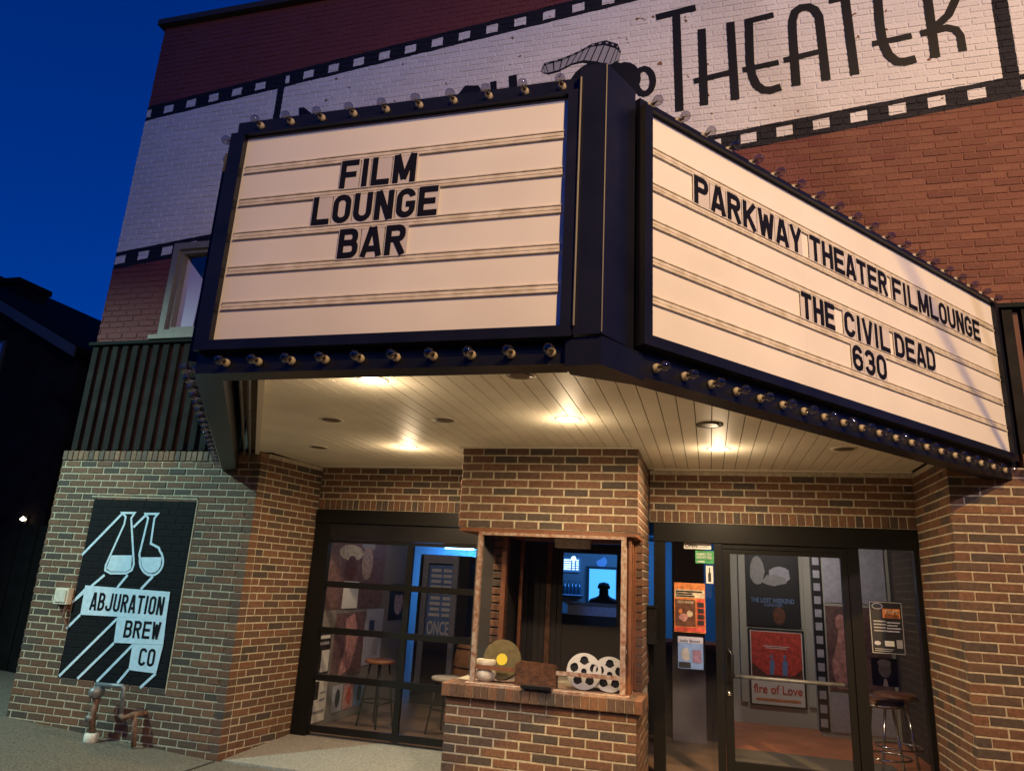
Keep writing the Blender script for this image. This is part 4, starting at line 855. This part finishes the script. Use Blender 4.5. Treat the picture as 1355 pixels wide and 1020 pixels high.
side_poster('black and white text bill near the jamb behind the overhead door, upper of two', 1.03, 1.33, .62, 1.05, 'p_black', [(rc(.1, .9, .82, .9), 'p_white'), (rc(.15, .85, .68, .75), 'p_grey'), (rc(.4, .95, .05, .55), 'p_white')])
side_poster('white text bill near the jamb behind the overhead door, lower of two', 1.03, 1.36, .16, .6, 'p_white', [(rc(.1, .45, .5, .9), 'p_black'), (rc(.55, .9, .6, .65), 'p_grey'), (rc(.55, .9, .45, .5), 'p_grey'), (rc(.1, .9, .2, .25), 'p_grey')])
side_poster('grey portrait print at the far end of the wall behind the overhead door', 2.75, 3.3, 1.1, 1.55, 'p_black', [(blob(.5, .5, .25, .36), 'p_skin'), (blob(.5, .82, .25, .14), 'p_black')])
for i, c_ in enumerate(('p_lav', 'p_pink', 'p_blue')): side_poster('small %s print in the low row behind the overhead door' % ('pale', 'pink', 'blue')[i], 1.5+i*.26, 1.72+i*.26, .2, .47, c_, [(blob(.5, .5, .25, .35), 'p_black' if i != 1 else 'p_red')])
def wood_stool(x, y, h, lab, sm='stool_wood'):
    T = thing('bar_stool', (x, y, .1), lab, 'stool', 'stools behind the overhead door')
    v, f = lathe([(.15, 0), (.165, .008), (.165, .03), (.15, .038), (.01, .04)], 20); o = bpy.data.objects.new('seat', mesh('seat', (v, f), sm)); COL.objects.link(o); o.parent = T; o.location = (0, 0, h-.1)
    for k in range(4):
        a = k*math.pi/2+.5; MB().tube([(x+.1*math.cos(a), y+.1*math.sin(a), h), (x+.19*math.cos(a), y+.19*math.sin(a), .1)], .011, 6).build('leg', 'black_metal', T, True)
    MB().tube([(x+.165*math.cos(i*math.pi/8), y+.165*math.sin(i*math.pi/8), .35) for i in range(17)], .009, 6, caps=False).build('foot_ring', 'black_metal', T, True)
wood_stool(.72, 1.62, .73, 'wooden topped stool behind the overhead door, nearer the posters'); wood_stool(1.5, 1.62, .62, 'pale topped stool behind the overhead door, nearer the booth', 'white_stuff')
BT = thing('barrel_table', (1.62, 2.35, .1), 'wooden barrel table behind the stools inside the overhead door', 'barrel')
v, f = lathe([(.24, .0), (.29, .2), (.31, .45), (.29, .7), (.24, .9)], 24); o = bpy.data.objects.new('barrel_body', mesh('barrel_body', (v, f), 'barrel')); COL.objects.link(o); o.parent = BT
for z_, r_ in ((.12, .275), (.3, .307), (.6, .305), (.8, .272)):
    MB().tube([(1.62+r_*math.cos(2*math.pi*i/24), 2.35+r_*math.sin(2*math.pi*i/24), .1+z_) for i in range(25)], .008, 5, caps=False).build('hoop', 'black_metal', BT, True)
PB = thing('photo_booth', (.9, 3.3, .1), 'dark photo booth cabinet with a lit vertical ONCE sign, seen through the overhead door', 'cabinet')
box('cabinet', 'int_dark', PB, .45, 1.15, 3.2, 3.9, .1, 1.95)
box('sign_face', 'p_blue', PB, .6, .95, 3.17, 3.199, .92, 1.82); pm = MB()
text(pm, 'ONCE', (.625, 3.166, .95), UX, UZ, .17, w=.3, bold=.02)
for i in range(9): pm.box(.63+.02*random.random(), .76+.03*random.random(), 3.165, 3.1695, 1.17+i*.07, 1.21+i*.07); pm.box(.80+.02*random.random(), .92, 3.165, 3.1695, 1.17+i*.07, 1.21+i*.07)
for x_ in (.55, .97): box('sign_trim', 'p_grey', PB, x_-.035, x_+.035, 3.15, 3.1985, .3, 1.95)
box('sign_trim', 'p_grey', PB, .586, .934, 3.15, 3.1685, 1.84, 1.95)
pm.build('sign_print', 'p_white', PB)
# blue lit bar room
TL = thing('tube_light', (1.0, 3.6, 2.4), 'bright blue fluorescent tube on the ceiling behind the overhead door', 'light')
q = atY(608, 725, 4.2); box('tube', 'blue_tube', TL, q.x-.22, q.x+.22, 4.18, 4.23, q.z-.02, q.z+.02); box('housing', 'white_stuff', TL, q.x-.25, q.x+.25, 4.16, 4.25, q.z+.021, q.z+.07)
MB().tube([(q.x, 4.2, q.z+.07), (q.x, 4.2, 2.6)], .01, 6).build('hanger', 'black_metal', TL)
l_ = light('tube_lamp', 'AREA', (q.x, 4.2, q.z-.05), (.04, .3, 1), 40, (q.x+.2, 5.0, 1.6), shape='RECTANGLE', size=.5, size_y=.1)
light('bar_lamp', 'AREA', (2.6, 7.2, 2.5), (.05, .3, 1), 70, (2.4, 8.8, 1.2), shape='RECTANGLE', size=1.6, size_y=.2)
light('lobby_lamp', 'AREA', (5.0, 2.9, 2.55), (1, .86, .72), 17, (5.05, 4.3, 1.0), shape='DISK', size=.3)
light('gallery_lamp', 'AREA', (1.3, 2.0, 2.55), (1, .85, .8), 5, (.3, 1.9, 1.0), shape='DISK', size=.2)
BC = thing('bar_counter', (2.3, 6.0, .1), 'dark bar counter in the blue lit room seen through the booth window', 'bar')
box('counter_front', 'int_dark', BC, 1.3, 3.2, 6.0, 6.5, .1, 1.2); box('counter_band', 'p_lav', BC, 1.95, 3.2, 5.98, 6.5, 1.2, 1.36); box('counter_top', 'int_wall', BC, 1.92, 3.25, 5.94, 6.55, 1.36, 1.39)
MN = thing('menu_screen', (1.95, 8.9, 1.9), 'blue menu screen with white lines above the bar', 'screen')
A, B = atY(740, 737, 8.9), atY(767, 757, 8.9); box('screen', 'screen', MN, A.x, B.x, 8.9, 8.95, B.z, A.z)
wm = B.x-A.x
for i in range(5):
    for c0, c1 in ((.08, .16), (.24, .58), (.64, .76), (.82, .94)): box('menu_line', 'screen_text', MN, A.x+c0*wm, A.x+c1*wm, 8.893, 8.899, A.z-.06-i*.045, A.z-.035-i*.045)
PD = thing('pendant_lamp', (A.x+.2, 7.6, 2.2), 'round white pendant lamp glowing in front of the menu screen', 'lamp'); q = atY(759, 739, 7.6); v, f = lathe([(.005, -.05), (.035, -.035), (.05, 0), (.035, .035), (.005, .05)], 12); o = bpy.data.objects.new('globe', mesh('globe', (v, f), 'screen_text')); COL.objects.link(o); o.parent = PD; PD.location = q; MB().tube([q+UZ*.05, (q.x, q.y, 2.6)], .006, 6).build('cord', 'black_metal', PD)
q = atY(796, 743, 8.95); RS = thing('round_sign', q, 'pale half round sign high on the wall above the hatch', 'sign'); MB().prism([(q.x+.11*math.cos(t*math.pi/10), 8.95, q.z+.11*math.sin(t*math.pi/10)) for t in range(10, 25)]+[(q.x+.03, 8.95, q.z+.08)], (0, .02, 0)).build('plate', 'p_lav', RS)
KW = thing('kitchen_hatch', (2.9, 8.95, 1.3), 'bright cyan lit hatch behind the person at the bar', 'hatch')
A, B = atY(780, 752, 8.95), atY(815, 800, 8.95); box('hatch_light', 'cyan_panel', KW, A.x, B.x, 8.96, 8.99, B.z-.1, A.z); hf = MB().box(A.x-.05, A.x, 8.9, 8.99, B.z-.1, A.z+.05).box(B.x, B.x+.05, 8.9, 8.99, B.z-.1, A.z+.05).box(A.x, B.x, 8.9, 8.99, A.z, A.z+.05); hf.build('hatch_frame', 'int_dark', KW)
SHF = thing('bottle_shelf', (2.0, 8.8, 1.3), 'glass shelf on the wall behind the bar', 'shelf'); A, B = atY(738, 785, 8.8), atY(770, 785, 8.8); box('shelf_board', 'p_lav', SHF, A.x, B.x, 8.78, 8.98, A.z-.02, A.z)
for i in range(6):
    xb = A.x+.06+i*(B.x-A.x-.12)/5; T = thing('bottle', (xb, 8.85, A.z), 'small dark bottle on the bar shelf, %s from the left' % ('first', 'second', 'third', 'fourth', 'fifth', 'sixth')[i], 'bottle', 'bottles behind the bar')
    v, f = lathe([(.035, 0), (.035, .16), (.012, .21), (.012, .27)], 10); o = bpy.data.objects.new('bottle_body', mesh('bottle_body', (v, f), 'bottle')); COL.objects.link(o); o.parent = T
# person at the bar (one continuous skinned body)
def person(loc, lab):
    T = thing('person', loc, lab, 'person')
    V = [(0, .05, .82), (0, .05, 1.0), (0, .03, 1.16), (0, -.02, 1.32), (0, -.06, 1.40), (0, -.08, 1.47), (0, -.08, 1.56),
         (.19, -.02, 1.28), (.30, -.08, 1.08), (.2, -.3, 1.02), (.1, -.38, 1.04), (-.19, -.02, 1.28), (-.30, -.08, 1.08), (-.2, -.3, 1.02), (-.1, -.38, 1.04),
         (.1, .05, .78), (.11, 0, .45), (.11, .04, .07), (.11, -.08, .03), (-.1, .05, .78), (-.11, 0, .45), (-.11, .04, .07), (-.11, -.08, .03)]
    E_ = [(0, 1), (1, 2), (2, 3), (3, 4), (4, 5), (5, 6), (3, 7), (7, 8), (8, 9), (9, 10), (3, 11), (11, 12), (12, 13), (13, 14), (0, 15), (15, 16), (16, 17), (17, 18), (0, 19), (19, 20), (20, 21), (21, 22)]
    Rd = [.19, .19, .19, .15, .075, .095, .085, .115, .075, .05, .04, .115, .075, .05, .04, .09, .065, .045, .04, .09, .065, .045, .04]
    me = bpy.data.meshes.new('body'); me.from_pydata(V, E_, []); o = bpy.data.objects.new('body', me); COL.objects.link(o); o.parent = T
    md = o.modifiers.new('skin', 'SKIN'); s = o.modifiers.new('sub', 'SUBSURF'); s.levels = 1; s.render_levels = 1
    for i, r_ in enumerate(Rd): me.skin_vertices[0].data[i].radius = (r_, r_*.85)
    me.skin_vertices[0].data[0].use_root = True; me.materials.append(MT['shirt_dark'])
    v, f = lathe([(.07, 1.52), (.108, 1.53), (.108, 1.57), (.08, 1.62), (.01, 1.64)], 14); h = bpy.data.objects.new('cap', mesh('cap', (v, f), 'hair')); COL.objects.link(h); h.parent = T; h.location = (0, -.08, 0); MB().box(loc[0]-.07, loc[0]+.07, loc[1]-.26, loc[1]-.17, loc[2]+1.53, loc[2]+1.545).build('cap_brim', 'hair', T)
person((2.42, 6.9, .1), 'person in dark clothes leaning behind the blue lit bar counter')

# ================================================================== NEIGHBOURING HOUSE, FENCE, LAMP
NH = thing('house', (-6, 5, 0), 'dark gabled house with a chimney beyond the left corner', 'house')
hy = 3.0
A = atY(116, 462, hy); B = atY(0, 392, hy); sl_ = (B.z-A.z)/(B.x-A.x); rx = A.x-6.2; rz = A.z+sl_*(rx-A.x)
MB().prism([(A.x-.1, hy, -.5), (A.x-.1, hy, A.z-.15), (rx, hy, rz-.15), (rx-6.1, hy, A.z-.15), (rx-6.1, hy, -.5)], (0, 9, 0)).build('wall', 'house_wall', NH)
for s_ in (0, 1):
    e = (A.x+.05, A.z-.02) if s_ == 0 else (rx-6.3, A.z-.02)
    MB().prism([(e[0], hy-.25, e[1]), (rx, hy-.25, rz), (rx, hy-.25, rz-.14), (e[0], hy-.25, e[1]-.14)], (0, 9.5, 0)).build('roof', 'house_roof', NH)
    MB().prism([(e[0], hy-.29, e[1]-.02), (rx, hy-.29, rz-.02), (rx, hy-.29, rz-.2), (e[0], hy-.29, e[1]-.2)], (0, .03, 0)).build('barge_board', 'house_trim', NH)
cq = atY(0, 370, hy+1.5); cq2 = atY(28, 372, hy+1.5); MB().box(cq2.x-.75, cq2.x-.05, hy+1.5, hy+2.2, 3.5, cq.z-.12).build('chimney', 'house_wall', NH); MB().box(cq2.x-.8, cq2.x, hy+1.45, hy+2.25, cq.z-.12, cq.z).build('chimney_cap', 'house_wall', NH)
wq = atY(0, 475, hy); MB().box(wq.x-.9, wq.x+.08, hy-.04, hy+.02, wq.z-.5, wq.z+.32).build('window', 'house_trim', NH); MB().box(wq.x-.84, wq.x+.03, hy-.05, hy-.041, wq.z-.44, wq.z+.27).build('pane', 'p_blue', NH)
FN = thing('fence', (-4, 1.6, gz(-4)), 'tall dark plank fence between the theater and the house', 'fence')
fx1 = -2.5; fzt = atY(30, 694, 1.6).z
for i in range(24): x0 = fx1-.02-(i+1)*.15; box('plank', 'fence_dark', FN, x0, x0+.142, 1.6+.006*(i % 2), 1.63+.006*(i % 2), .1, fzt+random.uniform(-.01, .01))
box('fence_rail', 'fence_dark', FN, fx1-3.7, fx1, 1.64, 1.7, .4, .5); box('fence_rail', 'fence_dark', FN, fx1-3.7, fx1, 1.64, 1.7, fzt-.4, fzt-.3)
YL = thing('yard_lamp', atY(30, 687, 2.9), 'small bright yard lamp glowing above the dark fence', 'lamp')
q = atY(30, 687, 2.9); mat('yard_glow', (1, 1, 1), emit=(1, .8, .5), estr=10); MB().tube([(q.x, 2.86, q.z), (q.x, 2.9, q.z+.01), (q.x, 2.95, q.z)], [.01, .035, .01], 10).build('lamp_globe', 'yard_glow', YL, True); box('lamp_bracket', 'black_metal', YL, q.x-.02, q.x+.02, 2.951, 3.0, q.z-.05, q.z+.05)

# ================================================================== ACROSS THE STREET (behind the camera, seen only in reflections)
mat('opposite_brick', (.09, .06, .05), .9, var=.3, scale=4)
for k, (x0, x1, h_) in enumerate(((-22, -9, 8.5), (-8.6, 4, 10), (4.3, 15, 7.5), (15.4, 28, 9.5))):
    T = thing('opposite_building', ((x0+x1)/2, -27, -.2), ('leftmost', 'tall middle', 'low middle', 'rightmost')[k]+' dark brick building across the street', 'building', 'buildings across the street')
    box('wall', 'opposite_brick', T, x0, x1, -35, -27, -.6, h_); box('cornice', 'dark_brown', T, x0-.1, x1+.1, -35, -26.8, h_, h_+.3)
    for j in range(4):
        for z_ in (3.6, 6.2):
            if z_+1.6 < h_: box('window', 'screen', T, x0+1+j*(x1-x0-2)/4+.3, x0+1+j*(x1-x0-2)/4+1.5, -27.03, -26.99, z_, z_+1.6) if (j+k) % 3 == 0 and False else box('window', 'int_dark', T, x0+1+j*(x1-x0-2)/4+.3, x0+1+j*(x1-x0-2)/4+1.5, -27.03, -26.99, z_, z_+1.6)

OC = tag(MB().tube([(6.66, -.12, 2.47), (7.25, -5.3, 6.4), (7.9, -10.7, 10.6)], .024, 6).build('overhead_cable', 'black_metal'), 'black service cable running from the right brick pier up over the street', 'cable')
# ================================================================== ASSUMED STREET LAMPS (outside the picture, they light the front; one is added fill)
def assumed_street_lamp(head, base, lab, col):
    T = thing('assumed_street_lamp', (base[0], base[1], gzz(base[0])), lab, 'street lamp', 'assumed or added street lamps along the kerb')
    MB().tube([(base[0], base[1], gzz(base[0])), (base[0], base[1], head.z+.25)], [.1, .06], 10).build('pole', 'pipe_grey', T, True)
    MB().tube([(base[0], base[1], head.z+.1), ((base[0]+head.x)/2, (base[1]+head.y)/2, head.z+.42), (head.x, head.y, head.z+.3)], .035, 8).build('arm', 'pipe_grey', T, True)
    MB().tube([(head.x, head.y, head.z+.32), (head.x, head.y, head.z+.22), (head.x, head.y, head.z+.16)], [.08, .2, .22], 14).build('lamp_head', 'pipe_grey', T, True)
assumed_street_lamp(WARM, (10.0, -13.2), 'assumed sodium street lamp across the pavement to the right of the camera', 'warm'); assumed_street_lamp(ADDED_FILL, (9.2, -12.4), 'added white fill lamp on a shorter pole beside the sodium lamp, right of the camera', 'white'); assumed_street_lamp(COOL, (-5.6, -5.6), 'assumed white street lamp by the kerb to the left of the camera', 'cool')  # white one is a made-up body for the added fill; the others are assumed
